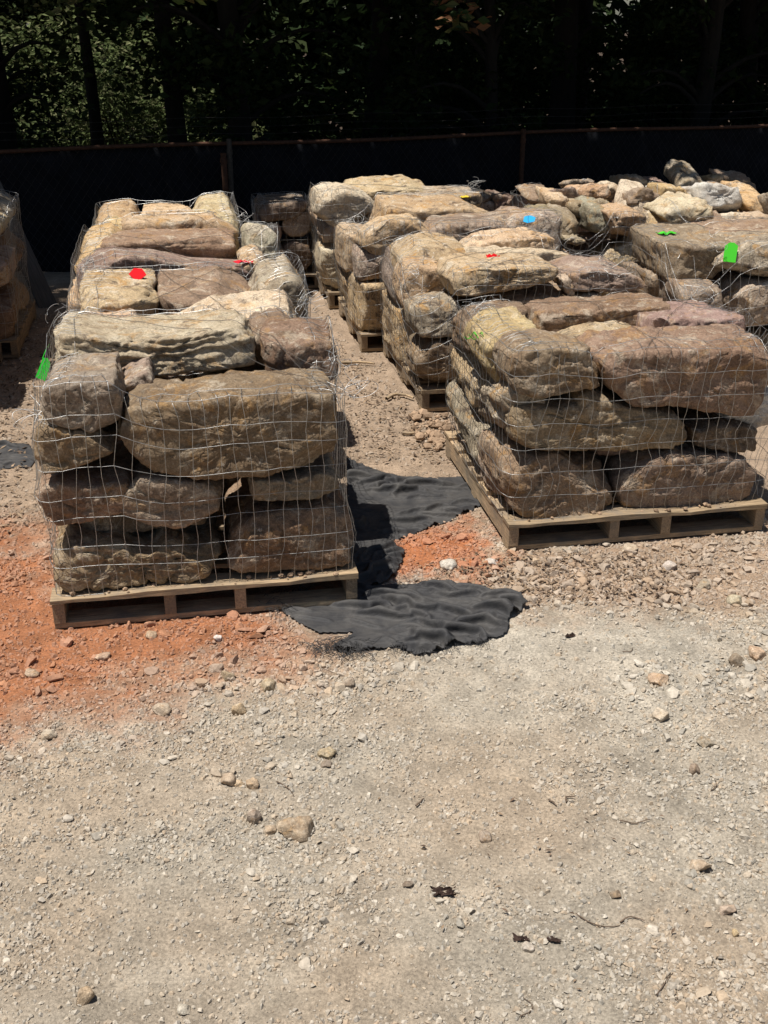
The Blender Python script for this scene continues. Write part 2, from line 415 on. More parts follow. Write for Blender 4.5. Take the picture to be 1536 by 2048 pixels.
RES = {'L1': .013, 'R1': .013, 'L2': .018, 'R2': .018, 'C2': .021}
STACK_GEO = {}                                    # stack -> list of (verts in row frame, faces) for draping the wire
def boulder(label, poly, v0, v1, col, seed, stack=None, name='boulder', cat='boulder', group=None, **kw):
    kw.setdefault('res', RES.get(stack, .024)); P, f, base = boulder_mesh(poly, v0, v1, seed, **kw)
    me = mesh_np(name, P, f, True, None, M_LOOSE if name == 'loose_stone' else M_STONE)
    o = obj(name, me, None, world_pt(*base), ROW)
    r_ = np.random.default_rng(seed)
    k = np.array(PAL[col]) * r_.uniform(.88, 1.12) * (1 + r_.normal(size=3) * .03)
    if name == 'loose_stone': k = .6 * k + .4 * np.array([.42, .37, .30])
    o.color = (*np.clip(k, .02, .85), STAIN.get(col, 1.0))
    tag(o, label, cat, group)
    if stack: STACK_GEO.setdefault(stack, []).append((P + base, f))
    return o

def boxpoly(u0, u1, z0, z1, seed, jit=.10):
    r_ = np.random.default_rng(seed + 500); W, H = u1 - u0, z1 - z0
    pts = []
    for cx, cy, hx, hy in ((0, 0, 1, 1), (1, 0, -1, 1), (1, 1, -1, -1), (0, 1, 1, -1)):
        a, b = r_.uniform(0, jit, 2); x, y = u0 + (cx + hx * a) * W, z0 + (cy + hy * b * (1.6 if cy else .6)) * H
        if r_.uniform() < .6:                      # broken corner
            k, m = r_.uniform(.10, .30), r_.uniform(.15, .42)
            p, q = (x + hx * k * W, y), (x, y + hy * m * H)
            pts += [q, p] if (cx, cy) in ((0, 0), (1, 1)) else [p, q]
        else: pts.append((x, y))
    return np.array(pts)
SEED = [100]
def nxt(): SEED[0] += 1; return SEED[0]
def boxstone(label, u0, u1, v0, v1, z0, z1, col, stack, e=.14, **kw):
    kw.setdefault('cut', (.80, .96)); kw.setdefault('chops', 8)
    s = nxt(); return boulder(label, boxpoly(u0, u1, z0, z1, s), v0, v1, col, s, stack, e=e, **kw)
def traced(label, pts, zoomf, v0, depth, col, stack, **kw):
    poly = [on_v(*zoomf(*p), v0) for p in pts]
    kw.setdefault('cut', (.86, .97)); kw.setdefault('e', .13); kw.setdefault('skew', .04)
    s = nxt(); return boulder(label, poly, v0, v0 + depth, col, s, stack, **kw)
Za = lambda X, Y: (40 + X / 2.1333, 640 + Y / 2.1338)       # enlarged views the outlines were traced in
Zb = lambda X, Y: (60 + X / 2.3273, 370 + Y / 2.3268)
Zc = lambda X, Y: (840 + X / 2.2069, 500 + Y / 2.2074)
Zd = lambda X, Y: (520 + X / 2.6483, 340 + Y / 2.6481)
Ze = lambda X, Y: (900 + X / 2.4151, 300 + Y / 2.415)

# front left stack
S = 'L1'
traced('purplish block at the upper left corner of the front left stack', [(75, 400), (90, 320), (170, 285), (400, 275), (432, 380), (430, 480), (330, 505), (170, 470), (110, 450)], Za, .03, .46, 'purple', S)
traced('grey green lichened stone under the purplish corner block, front left stack', [(60, 600), (70, 490), (150, 465), (330, 508), (408, 560), (390, 595), (240, 648), (90, 685)], Za, .03, .45, 'olive', S)
traced('largest brown slab across the upper front of the front left stack', [(432, 470), (448, 410), (490, 380), (560, 368), (740, 360), (900, 338), (1100, 325), (1300, 312), (1352, 330), (1362, 450), (1352, 600), (1180, 665), (960, 692), (700, 688), (560, 668), (470, 600), (428, 520)], Za, .02, .38, 'brown', S, chops=5)
traced('reddish brown stone at mid height on the left edge of the front left stack', [(80, 730), (160, 700), (330, 705), (460, 695), (482, 745), (440, 832), (300, 882), (150, 892), (95, 835), (66, 765)], Za, .04, .45, 'brown', S)
traced('grey wedge stone in the middle of the front left stack', [(400, 845), (450, 750), (520, 692), (660, 700), (800, 715), (880, 765), (860, 830), (750, 902), (650, 912), (500, 890)], Za, .03, .42, 'purple', S)
boxstone('small dark brown stone wedged right of the grey wedge stone', .66, .79, .14, .5, .50, .63, 'dark', S)
traced('mossy tan stone at mid height on the right edge of the front left stack', [(985, 700), (1150, 690), (1345, 648), (1372, 700), (1370, 762), (1200, 792), (1000, 808)], Za, .05, .45, 'olive', S)
traced('long low jagged topped stone at the bottom left of the front left stack', [(126, 1100), (135, 1040), (200, 966), (430, 958), (480, 985), (560, 1000), (620, 955), (690, 972), (760, 1010), (850, 972), (872, 1040), (800, 1095), (720, 1118), (560, 1128), (300, 1152), (170, 1167)], Za, .03, .48, 'brown', S, rough=.018)
traced('broad square brown stone at the bottom right corner of the front left stack', [(888, 1070), (905, 940), (1010, 850), (1200, 815), (1320, 808), (1410, 850), (1440, 950), (1425, 1055), (1200, 1078), (950, 1092)], Za, .03, .5, 'brown', S)
boxstone('dark stone set back between the lower courses of the front left stack', .10, .62, .16, .55, .29, .42, 'dark', S)
traced('white topped yellow slab lying across the back of the front left stack', [(95, 740), (140, 715), (350, 745), (720, 730), (900, 690), (1000, 685), (1045, 760), (1050, 862), (700, 905), (340, 912), (120, 905)], Zb, .52, .52, 'pale', S, strata=.005)
traced('brown block with white end on the back right of the front left stack', [(1090, 745), (1140, 725), (1300, 720), (1425, 745), (1440, 900), (1300, 925), (1110, 915)], Zb, .50, .38, 'brown', S)
traced('small grey block behind the white ended brown block', [(1035, 700), (1080, 668), (1200, 665), (1245, 700), (1240, 860), (1050, 870)], Zb, .80, .35, 'purple', S)
traced('pale grey shard poking up between the front left top stones', [(385, 960), (420, 925), (545, 868), (580, 905), (570, 990), (400, 1010)], Zb, .30, .3, 'grey', S)
boxstone('hidden lower stone at the back left of the front left stack', .02, .58, .6, 1.14, .125, .46, 'brown', S)
boxstone('lower stone at the back right of the front left stack', .58, 1.12, .6, 1.14, .125, .50, 'brown', S)
boxstone('middle stone at the back left of the front left stack', .0, .52, .55, 1.12, .42, .70, 'tan', S)
boxstone('middle stone at the back right of the front left stack', .55, 1.13, .5, 1.12, .47, .70, 'olive', S)

# second stack of the left row
S = 'L2'
boxstone('tan slab at the front left top of the second left row stack', .0, .40, 1.24, 1.62, .55, .845, 'tan', S)
boxstone('long pale slab along the front top of the second left row stack', .41, 1.10, 1.24, 1.62, .62, .865, 'pale', S, lean=.05)
boxstone('brown slab on the rear left top of the second left row stack', .05, .44, 1.62, 2.22, .60, .875, 'tan', S, strata=.005)
boxstone('layered brown slab on the rear middle top of the second left row stack', .42, .92, 1.64, 2.24, .60, .87, 'brown', S, strata=.005)
boxstone('light grey block at the rear right top of the second left row stack', .86, 1.17, 1.66, 2.26, .58, .91, 'grey', S)
for k, (u0, u1, v0, v1, z0, z1, t) in enumerate([(0, .55, 1.24, 1.75, .125, .38, 'bottom front left'), (.57, 1.14, 1.24, 1.75, .125, .40, 'bottom front right'), (0, .55, 1.76, 2.26, .125, .38, 'bottom rear left'), (.57, 1.14, 1.76, 2.26, .125, .4, 'bottom rear right'),
                                              (0, .6, 1.25, 1.72, .37, .58, 'middle front left'), (.62, 1.15, 1.25, 1.72, .39, .64, 'middle front right'), (.0, .5, 1.74, 2.26, .37, .62, 'middle rear left'), (.52, 1.15, 1.74, 2.26, .39, .62, 'middle rear right')]):
    boxstone(t + ' stone of the second left row stack', u0, u1, v0, v1, z0, z1, ['brown', 'olive', 'grey', 'tan'][k % 4], S)

# third stack of the left row
S = 'L3'
traced('long mauve wedge along the front of the third left row stack', [(215, 420), (300, 350), (370, 335), (520, 345), (730, 385), (900, 395), (1000, 400), (1090, 420), (1100, 520), (215, 520)], Zb, 2.42, .42, 'purple', S)
traced('long brown block on top of the third left row stack, its front in shadow', [(330, 285), (420, 270), (700, 262), (900, 258), (955, 265), (960, 345), (860, 362), (600, 358), (340, 340)], Zb, 2.84, .5, 'brown', S, strata=.005)
boxstone('upper ochre stone bulging from the left side of the third left row stack', -.06, .24, 2.78, 3.5, .64, .90, 'ochre', S)
boxstone('lower ochre stone bulging from the left side of the third left row stack', -.10, .26, 2.5, 3.2, .36, .66, 'orange', S)
boxstone('whitish stone at the rear right top of the third left row stack', .93, 1.15, 2.95, 3.55, .55, .92, 'pale', S)
traced('rounded stone under the red ribbon, front right of the third left row stack', [(985, 370), (1040, 335), (1090, 345), (1112, 400), (1100, 500), (1000, 500)], Zb, 2.44, .45, 'tan', S)
boxstone('tan slab at the rear top of the third left row stack', .18, .95, 3.3, 3.62, .62, .93, 'tan', S)
for k, (u0, u1, v0, v1, z0, z1, t) in enumerate([(.0, .56, 2.42, 3.0, .125, .38, 'bottom front left'), (.58, 1.13, 2.42, 3.0, .125, .42, 'bottom front right'), (.0, .56, 3.0, 3.6, .125, .40, 'bottom rear left'), (.58, 1.13, 3.0, 3.6, .125, .42, 'bottom rear right'),
                                              (.24, .7, 2.5, 3.1, .38, .62, 'middle front'), (.66, 1.14, 2.5, 3.1, .42, .66, 'middle front right'), (.3, 1.13, 3.05, 3.6, .40, .66, 'middle rear')]):
    boxstone(t + ' stone of the third left row stack', u0, u1, v0, v1, z0, z1, ['olive', 'brown', 'tan', 'grey'][k % 4], S)

# rear stack of the left row
S = 'L4'
boxstone('yellow brown stone at the left top of the rearmost left row stack', -.03, .33, 3.78, 4.35, .60, .84, 'yellow', S)
boxstone('long tan stone in the middle top of the rearmost left row stack', .28, .72, 4.1, 4.8, .60, .85, 'tan', S)
boxstone('rounded tan stone at the right top of the rearmost left row stack', .62, .98, 3.95, 4.75, .60, .865, 'tan', S)
boxstone('flat pale slab along the front top of the rearmost left row stack', .30, .95, 3.74, 4.1, .58, .79, 'pale', S)
boxstone('back left top stone of the rearmost left row stack', -.05, .32, 4.35, 4.85, .58, .83, 'ochre', S)
for k, (u0, u1, v0, v1, z0, z1, t) in enumerate([(-.03, .48, 3.75, 4.3, .125, .4, 'bottom front left'), (.48, 1.0, 3.75, 4.3, .125, .42, 'bottom front right'), (-.03, .48, 4.3, 4.85, .125, .4, 'bottom rear left'), (.48, 1.0, 4.3, 4.85, .125, .42, 'bottom rear right'),
                                              (-.05, .4, 3.76, 4.3, .4, .64, 'middle front left'), (.4, 1.01, 3.76, 4.3, .42, .66, 'middle front right'), (-.05, .45, 4.3, 4.85, .4, .64, 'middle rear left'), (.45, 1.0, 4.3, 4.85, .42, .66, 'middle rear right')]):
    boxstone(t + ' stone of the rearmost left row stack', u0, u1, v0, v1, z0, z1, ['tan', 'brown', 'ochre', 'olive'][k % 4], S)

# front stack of the right row
S = 'R1'
F = .38
traced('rounded brown block at the upper left of the front right stack, under the wire comb', [(402, 590), (415, 500), (470, 455), (600, 440), (790, 455), (822, 560), (812, 622), (620, 652), (500, 662), (430, 642)], Zc, F, .4, 'brown', S)
traced('largest brown slab at the upper right of the front right stack', [(808, 500), (860, 455), (1000, 440), (1200, 432), (1400, 425), (1560, 420), (1568, 520), (1520, 690), (1480, 730), (1400, 738), (1150, 702), (950, 692), (850, 620)], Zc, F, .36, 'brown', S, chops=5)
traced('long grey brown stone across the middle of the front right stack', [(400, 770), (430, 700), (520, 690), (620, 705), (700, 690), (715, 645), (780, 638), (930, 700), (1100, 730), (1180, 740), (1200, 780), (1192, 862), (1100, 900), (800, 892), (600, 888), (430, 872)], Zc, F + .01, .42, 'olive', S)
traced('dark brown stone at mid height on the right edge of the front right stack', [(1205, 800), (1300, 775), (1440, 768), (1500, 790), (1490, 880), (1400, 902), (1215, 868)], Zc, F + .02, .42, 'dark', S)
traced('rounded brown boulder at the bottom left of the front right stack', [(372, 1050), (385, 960), (440, 905), (620, 905), (700, 960), (800, 960), (868, 1000), (872, 1080), (835, 1172), (620, 1192), (480, 1192), (395, 1130)], Zc, F, .45, 'brown', S)
boxstone('dark stone set back between the two bottom boulders of the front right stack', 2.18, 2.5, F + .10, F + .5, .30, .46, 'dark', S)
traced('purplish boulder with pale jagged rim at the bottom right of the front right stack', [(886, 1080), (915, 995), (1060, 920), (1130, 898), (1350, 905), (1450, 930), (1495, 990), (1470, 1080), (1430, 1115), (1300, 1142), (1000, 1172), (895, 1140)], Zc, F, .45, 'purple', S)
boxstone('grey ridged stone at mid height on the left side of the front right stack', 1.80, 2.02, F + .06, F + .52, .43, .66, 'grey', S, strata=.005)
boxstone('pale yellow faced stone at the upper left of the front right stack', 1.79, 2.12, .66, 1.12, .60, .865, 'yellow', S)
traced('long dark topped block lying on the back of the front right stack', [(532, 380), (538, 300), (580, 282), (850, 266), (1000, 258), (1120, 246), (1130, 335), (950, 372), (760, 385), (580, 395)], Zc, 1.0, .32, 'brown', S, chops=5, skew=.02)
boxstone('thin tan slab in the middle top of the front right stack', 2.12, 2.66, .74, 1.04, .66, .815, 'tan', S)
boxstone('purplish flat slab on the right top of the front right stack', 2.58, 3.06, .76, 1.28, .64, .83, 'purple', S)
boxstone('tan stone at the rear left top of the front right stack', 1.82, 2.12, 1.1, 1.46, .62, .86, 'brown', S)
boxstone('bottom stone on the left side of the front right stack, behind the corner gap', 1.80, 2.12, .88, 1.46, .125, .43, 'grey', S)
boxstone('middle stone on the left side of the front right stack, towards its rear', 1.80, 2.12, .92, 1.46, .42, .64, 'tan', S)
boxstone('small pale stone low in the corner gap of the front right stack', 1.82, 2.02, .56, .88, .125, .36, 'grey', S)
boxstone('bottom stone at the rear right of the front right stack', 2.3, 3.0, .88, 1.46, .125, .46, 'brown', S)
boxstone('middle stone at the rear right of the front right stack', 2.2, 3.07, .80, 1.46, .45, .72, 'tan', S)
boxstone('whitish stone bulging from the right side of the front right stack', 2.80, 3.1, .45, .95, .40, .62, 'white', S)

# left flank stones of the right row, course by course
def flank(S, who, rows):
    for (t, u0, u1, v0, v1, z0, z1, col) in rows:
        boxstone(t + ' ' + who, u0, u1, v0, v1, z0, z1, col, S)
S = 'R2'; W2 = 'of the second right row stack'
traced('broad tan slab overhanging the front left top of the second right row stack', [(10, 640), (40, 590), (120, 575), (400, 570), (540, 575), (565, 625), (480, 650), (330, 680), (150, 715), (40, 730)], Ze, 2.16, .5, 'tan', S)
traced('mauve slab at the front right top of the second right row stack', [(575, 610), (680, 580), (850, 590), (930, 620), (975, 680), (860, 700), (700, 690), (590, 690)], Ze, 2.18, .5, 'purple', S)
traced('small pale shard between the two front slabs of the second right row stack', [(545, 630), (575, 610), (600, 650), (610, 700), (590, 720), (560, 690)], Ze, 2.2, .15, 'pale', S)
boxstone('pale tan slab at the rear middle top of the second right row stack', 2.15, 2.98, 2.68, 3.12, .55, .80, 'pale', S, strata=.005)
boxstone('tan slab at the rear left top of the second right row stack', 1.82, 2.3, 2.72, 3.36, .52, .84, 'tan', S)
boxstone('orange tinted slab at the far rear right top of the second right row stack', 2.3, 2.98, 3.1, 3.4, .55, .82, 'orange', S)
flank(S, W2, [('mossy bottom front boulder on the left side', 1.80, 2.2, 2.16, 2.62, .125, .42, 'olive'), ('tan bottom rear boulder on the left side', 1.80, 2.2, 2.66, 3.36, .125, .45, 'tan'),
              ('tall grey middle front stone on the left side', 1.79, 2.15, 2.18, 2.52, .41, .66, 'grey'), ('pale tall middle stone on the left side', 1.79, 2.1, 2.54, 2.86, .44, .78, 'tan'), ('mauve middle rear stone on the left side', 1.80, 2.1, 2.88, 3.36, .45, .70, 'purple'),
              ('bottom front right stone', 2.25, 2.95, 2.17, 2.7, .125, .45, 'brown'), ('middle front right stone', 2.2, 2.95, 2.2, 2.7, .45, .66, 'olive'), ('bottom rear right stone', 2.25, 2.95, 2.75, 3.38, .125, .5, 'brown')])
S = 'R3'; W3 = 'of the third right row stack'
boxstone('tan slab at the front left top of the third right row stack', 1.72, 2.22, 3.5, 3.95, .60, .87, 'tan', S)
boxstone('cracked mauve slab across the front top of the third right row stack', 2.1, 2.95, 3.48, 3.9, .58, .85, 'purple', S, strata=.005)
boxstone('grey slab on the right top of the third right row stack, under the blue ribbon', 2.68, 3.12, 3.5, 4.1, .58, .86, 'grey', S)
boxstone('brown slab at the rear top of the third right row stack', 1.9, 2.85, 3.95, 4.5, .6, .90, 'tan', S)
boxstone('pale wedge stone hanging at the front right of the third right row stack', 2.62, 2.74, 3.42, 3.58, .5, .70, 'white', S)
flank(S, W3, [('big rounded bottom front boulder on the left side', 1.68, 2.1, 3.46, 3.95, .125, .48, 'tan'), ('bottom rear stone on the left side', 1.66, 2.1, 3.98, 4.52, .125, .42, 'brown'),
              ('leaning grey middle front slab on the left side', 1.67, 2.0, 3.48, 3.86, .47, .72, 'grey'), ('middle rear stone on the left side', 1.66, 2.0, 3.88, 4.5, .42, .74, 'tan'),
              ('front right lower stone', 2.2, 2.95, 3.48, 4.0, .125, .58, 'brown'), ('rear right lower stone', 2.2, 2.95, 4.02, 4.52, .125, .6, 'olive')])
S = 'R4'; W4 = 'of the rearmost right row stack'
traced('big pale boulder at the upper left corner of the rearmost right row stack', [(295, 240), (310, 130), (400, 100), (500, 112), (600, 155), (640, 205), (560, 240), (480, 310), (370, 305)], Zd, 4.74, .5, 'pale', S)
traced('tan ridge slab on top of the rearmost right row stack', [(490, 115), (600, 95), (830, 88), (900, 118), (945, 130), (800, 145), (620, 150), (500, 140)], Zd, 5.0, .6, 'tan', S)
boxstone('flat grey slab under the wire on the right top of the rearmost right row stack', 2.15, 2.88, 4.74, 5.5, .60, .83, 'grey', S, strata=.005)
flank(S, W4, [('tall bottom front stone on the left side', 1.60, 1.92, 4.74, 5.2, .125, .50, 'pale'), ('bottom middle stone on the left side', 1.62, 2.0, 5.22, 5.8, .125, .48, 'tan'),
              ('grey middle front stone on the left side', 1.60, 2.1, 4.76, 5.25, .49, .72, 'grey'), ('ochre tipped middle rear stone on the left side', 1.58, 2.0, 5.25, 5.8, .48, .78, 'tan'),
              ('brown bottom stone on the front', 1.95, 2.35, 4.74, 5.2, .125, .42, 'brown'), ('front right lower stone', 2.38, 2.85, 4.75, 5.4, .125, .62, 'brown'), ('front middle stone', 2.1, 2.5, 4.77, 5.3, .42, .66, 'tan')])

# green tagged stack at the right edge
S = 'C2'; W5 = 'of the green tagged right edge stack'
flank(S, W5, [('mossy slab on the left top', 3.28, 3.72, 2.25, 2.85, .68, .90, 'olive'), ('long tan slab on the front top', 3.5, 4.4, 2.02, 2.6, .70, .93, 'grey'), ('brown slab on the rear top', 3.75, 4.4, 2.6, 3.1, .68, .90, 'brown'),
              ('square grey block under the green card', 3.62, 3.98, 2.0, 2.4, .42, .72, 'grey'), ('dark mossy middle stone on the left side', 3.26, 3.62, 2.42, 2.95, .44, .70, 'olive'), ('pinkish leaning middle stone on the left side', 3.32, 3.6, 2.08, 2.42, .42, .70, 'purple'),
              ('dark middle stone at the right', 4.0, 4.42, 2.0, 2.5, .4, .72, 'brown'), ('pointed bottom stone on the left side', 3.3, 3.52, 2.1, 2.5, .125, .44, 'tan'), ('bottom rear stone on the left side', 3.28, 3.6, 2.5, 3.0, .125, .44, 'brown'),
              ('mossy round bottom stone on the front', 3.68, 4.0, 2.0, 2.4, .125, .42, 'olive'), ('bottom right stone on the front', 4.02, 4.42, 2.0, 2.5, .125, .4, 'brown'), ('bottom rear right stone', 3.65, 4.42, 2.5, 3.1, .125, .45, 'tan'), ('middle rear right stone', 3.65, 4.42, 2.5, 3.1, .45, .7, 'tan')])

# open topped stacks of round boulders at the right rear
S = 'C3'
for lab, x0, x1, y0, y1, v, dep, col in [
        ('flat olive boulder at the left rear of the loose boulder heap', 378, 545, 175, 255, 4.35, .4, 'olive'),
        ('tan boulder second from the left in the loose boulder heap', 468, 605, 190, 300, 4.1, .35, 'tan'),
        ('tan pointed boulder in the middle rear of the loose boulder heap', 606, 792, 155, 255, 4.3, .4, 'tan'),
        ('pale peaked boulder at the middle rear of the loose boulder heap', 745, 865, 142, 250, 4.45, .35, 'pale'),
        ('grey half shaded boulder at the very back of the loose boulder heap', 585, 716, 130, 200, 4.75, .35, 'grey'),
        ('mauve grey boulder right of the peaked boulder in the heap', 842, 1042, 178, 300, 4.2, .4, 'purple'),
        ('round grey boulder in the middle front of the loose boulder heap', 668, 835, 232, 405, 3.75, .4, 'grey'),
        ('orange tan boulder in the front of the loose boulder heap', 752, 968, 264, 420, 3.65, .4, 'orange'),
        ('dark angular boulder behind the round grey one in the heap', 585, 800, 225, 330, 4.0, .3, 'olive'),
        ('olive triangular boulder at the left front of the loose boulder heap', 512, 655, 285, 405, 3.75, .35, 'olive'),
        ('small tan boulder at the left end of the loose boulder heap', 395, 540, 258, 345, 3.9, .3, 'olive'),
        ('low brown boulder at the left foot of the loose boulder heap', 455, 520, 315, 400, 3.72, .3, 'brown'),
        ('small grey boulder at the foot of the loose boulder heap', 560, 665, 395, 455, 3.62, .3, 'grey')]:
    traced(lab, boxpoly(x0, x1, -y1, -y0 - 22, nxt()) * np.array([1, -1]), Ze, v, dep, col, S, rough=.018, e=.26, skew=.2, cut=(.74, .93))
S = 'C4'
for lab, x0, x1, y0, y1, v, dep, col in [
        ('big white boulder on top of the right rear heap', 1168, 1442, 163, 335, 4.0, .5, 'white'),
        ('ochre boulder with dark top left of the big white boulder', 1022, 1180, 158, 275, 4.15, .45, 'ochre'),
        ('wide tan and white boulder below the big white boulder', 1005, 1310, 220, 370, 3.75, .4, 'pale'),
        ('flat rusty brown slab right of the wide tan boulder', 1172, 1425, 330, 412, 3.6, .4, 'brown'),
        ('ochre boulder at the right edge of the photo', 1440, 1560, 188, 295, 4.0, .5, 'ochre'),
        ('white boulder low at the right edge beneath the ochre one', 1425, 1560, 300, 390, 3.7, .4, 'pale'),
        ('grey boulder at the back of the right rear heap', 1300, 1420, 150, 220, 4.5, .4, 'grey'),
        ('low tan boulder at the left foot of the right rear heap', 985, 1130, 330, 420, 3.68, .35, 'tan')]:
    traced(lab, boxpoly(x0, x1, -y1, -y0 - 22, nxt()) * np.array([1, -1]), Ze, v, dep, col, S, rough=.018, e=.26, skew=.2, cut=(.76, .93))
for S, who, u0 in (('C3', 'loose boulder heap', 3.05), ('C4', 'right rear heap', 4.15)):
    for k in range(6):
        a_, b_ = k % 3, k // 3
        boxstone('%s %s base boulder under the %s' % (['left', 'middle', 'right'][a_], ['front', 'rear'][b_], who), u0 + a_ * .36, u0 + .36 + a_ * .36, 3.62 + b_ * .5, 4.12 + b_ * .5, .125, .62, ['brown', 'tan', 'grey'][(a_ + b_) % 3], S)

NTH = ['leftmost', 'second', 'third', 'fourth', 'fifth', 'sixth', 'seventh', 'eighth', 'ninth', 'rightmost']
for S, who, ua in (('C3', 'loose boulder heap', 3.1), ('C4', 'right rear heap', 4.2)):
    for k in range(10):
        r_ = np.random.default_rng(4000 + k + len(who)); a_ = ua + k * .092 + r_.uniform(0, .05); b_ = r_.uniform(3.65, 4.4); c_ = r_.uniform(.5, .68); d_ = r_.uniform(.16, .30)
        boxstone('%s%s gap filling rubble stone of the %s' % (NTH[k], '' if k in (0, 9) else ' from the left', who), a_, a_ + d_, b_, b_ + d_, c_, c_ + d_ * .8, ['tan', 'grey', 'pale', 'olive', 'brown'][k % 5], S, rough=.016, skew=.3)
# shaded stacks by the fence
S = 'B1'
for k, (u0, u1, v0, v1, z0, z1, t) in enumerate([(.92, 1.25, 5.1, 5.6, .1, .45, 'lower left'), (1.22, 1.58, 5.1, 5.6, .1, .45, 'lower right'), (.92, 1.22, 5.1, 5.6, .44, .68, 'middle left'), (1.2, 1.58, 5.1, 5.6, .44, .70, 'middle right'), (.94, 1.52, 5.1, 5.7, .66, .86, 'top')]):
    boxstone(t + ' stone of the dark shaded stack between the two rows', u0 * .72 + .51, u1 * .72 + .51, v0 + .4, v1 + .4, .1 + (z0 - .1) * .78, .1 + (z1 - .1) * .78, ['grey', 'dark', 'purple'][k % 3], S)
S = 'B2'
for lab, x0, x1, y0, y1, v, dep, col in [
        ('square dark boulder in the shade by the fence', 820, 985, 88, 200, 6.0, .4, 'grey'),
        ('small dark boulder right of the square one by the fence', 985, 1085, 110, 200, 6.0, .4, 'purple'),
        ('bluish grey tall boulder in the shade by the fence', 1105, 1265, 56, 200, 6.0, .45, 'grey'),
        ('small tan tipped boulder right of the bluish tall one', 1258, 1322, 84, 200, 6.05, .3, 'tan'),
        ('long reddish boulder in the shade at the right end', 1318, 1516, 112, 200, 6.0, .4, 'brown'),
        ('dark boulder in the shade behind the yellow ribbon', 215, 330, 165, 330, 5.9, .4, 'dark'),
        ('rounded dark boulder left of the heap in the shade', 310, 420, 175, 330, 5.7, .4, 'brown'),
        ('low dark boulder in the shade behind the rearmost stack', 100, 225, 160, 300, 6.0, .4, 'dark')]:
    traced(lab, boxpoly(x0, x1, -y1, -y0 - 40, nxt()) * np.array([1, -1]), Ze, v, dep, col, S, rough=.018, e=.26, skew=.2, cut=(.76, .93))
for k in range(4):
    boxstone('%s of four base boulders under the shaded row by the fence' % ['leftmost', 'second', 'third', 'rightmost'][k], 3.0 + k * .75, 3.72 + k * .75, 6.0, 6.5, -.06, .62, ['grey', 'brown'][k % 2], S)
# stacks at the left edge: one just outside, whose shadow falls into the picture, and one cut by the edge
for S, who, ub, vo in (('Z1', 'stack just outside the left edge', -.66, 0), ('Z2', 'dim stack cut by the left edge', -.55, 1.14)):
    for k, (v0, v1, z0, z1, t) in enumerate([(2.62, 3.15, .125, .42, 'bottom front'), (3.17, 3.72, .125, .42, 'bottom rear'), (2.62, 3.2, .42, .68, 'middle front'), (3.2, 3.72, .42, .7, 'middle rear'), (2.62, 3.1, .68, .93, 'top front'), (3.1, 3.72, .68, .95, 'top rear')]):
        boxstone(t + ' stone of the ' + who, ub - .5, ub, v0 + vo, v1 + vo, z0, z1, ['brown', 'tan', 'grey'][k % 3], S)

# ------------------------------------------------------------------ pallets
def pallet(label, u0, u1, v0, v1, H=.12, notched=False, strg=(.0, .37, .61, 1.0), z=0.0, tilt=0.0):
    W, D = u1 - u0, v1 - v0
    e = bpy.data.objects.new('pallet', None); COL.objects.link(e)
    e.location = world_pt(u0, v0, z); e.rotation_euler = (0, tilt, ROW)
    tag(e, label, 'pallet', 'wooden pallets under the stone stacks')
    sw, bt = .042, .018
    r_ = np.random.default_rng(int(u0 * 100 + v0 * 977) % 9999)
    for k, s in enumerate(strg):
        x0 = s * (W - sw)
        y = [0, D]
        prof = [(0, bt), (0, H - bt), (D, H - bt), (D, bt)]
        if notched:
            n1, n2, nl, nh = D * .14, D * .62, D * .22, .045
            prof = [(0, bt), (0, H - bt), (D, H - bt), (D, bt), (n2 + nl, bt), (n2 + nl - .03, bt + nh), (n2 + .03, bt + nh), (n2, bt), (n1 + nl, bt), (n1 + nl - .03, bt + nh), (n1 + .03, bt + nh), (n1, bt)]
        n = len(prof)
        me = bpy.data.meshes.new('stringer')
        vs = [(x0, a, b) for a, b in prof] + [(x0 + sw, a, b) for a, b in prof]
        fs = [list(range(n)), list(range(2 * n - 1, n - 1, -1))] + [[i, i + n, (i + 1) % n + n, (i + 1) % n] for i in range(n)]
        fs = [f[::-1] for f in fs]
        me.from_pydata(vs, [], fs); me.materials.append(M_WOODV); me.update()
        obj('stringer', me, e)
    nb = 7; bw = .105
    for k in range(nb):
        y0 = k * (D - bw) / (nb - 1) + (r_.uniform(-.008, .008) if 0 < k < nb - 1 else (-.006 if k == 0 else .006))
        mb = MB(); n = 14
        xs_ = np.linspace(-.004, W + .004, n); sag = .0055 * np.sin(xs_ * 9 + r_.uniform(0, 6)) + r_.uniform(-.001, .001, n)
        rag = r_.uniform(-.006, .004, n)
        v = []
        for x, s_, g in zip(xs_, sag, rag):
            v += [(x, y0 + g, H - bt + .0015), (x, y0 + bw, H - bt + .0015), (x, y0 + bw, H + s_ + .002), (x, y0 + g, H + s_ + .002)]
        f = [(0, 1, 2, 3), (4 * n - 1, 4 * n - 2, 4 * n - 3, 4 * n - 4)]
        for i in range(n - 1):
            for j in range(4): f.append((4 * i + j, 4 * i + 4 + j, 4 * i + 4 + (j + 1) % 4, 4 * i + (j + 1) % 4))
        mb.add(v, f); obj('deck_board', mb.mesh('deck_board', M_WOOD), e)
    for k in range(3):
        y0 = k * (D - .095) / 2 + (.004 if k == 0 else 0)
        mb = MB(); mb.box(0, W, y0, y0 + .095, -.004, bt - .0015); obj('bottom_board', mb.mesh('bottom_board', M_WOOD), e)
    return e
pallet('worn pallet under the front left stone stack', 0, 1.13, 0, 1.16, .12)
pallet('pallet under the second left row stone stack', 0, 1.13, 1.2, 2.3)
pallet('pallet under the third left row stone stack', 0, 1.13, 2.38, 3.62)
pallet('pallet under the rearmost left row stone stack', -.02, 1.02, 3.72, 4.86)
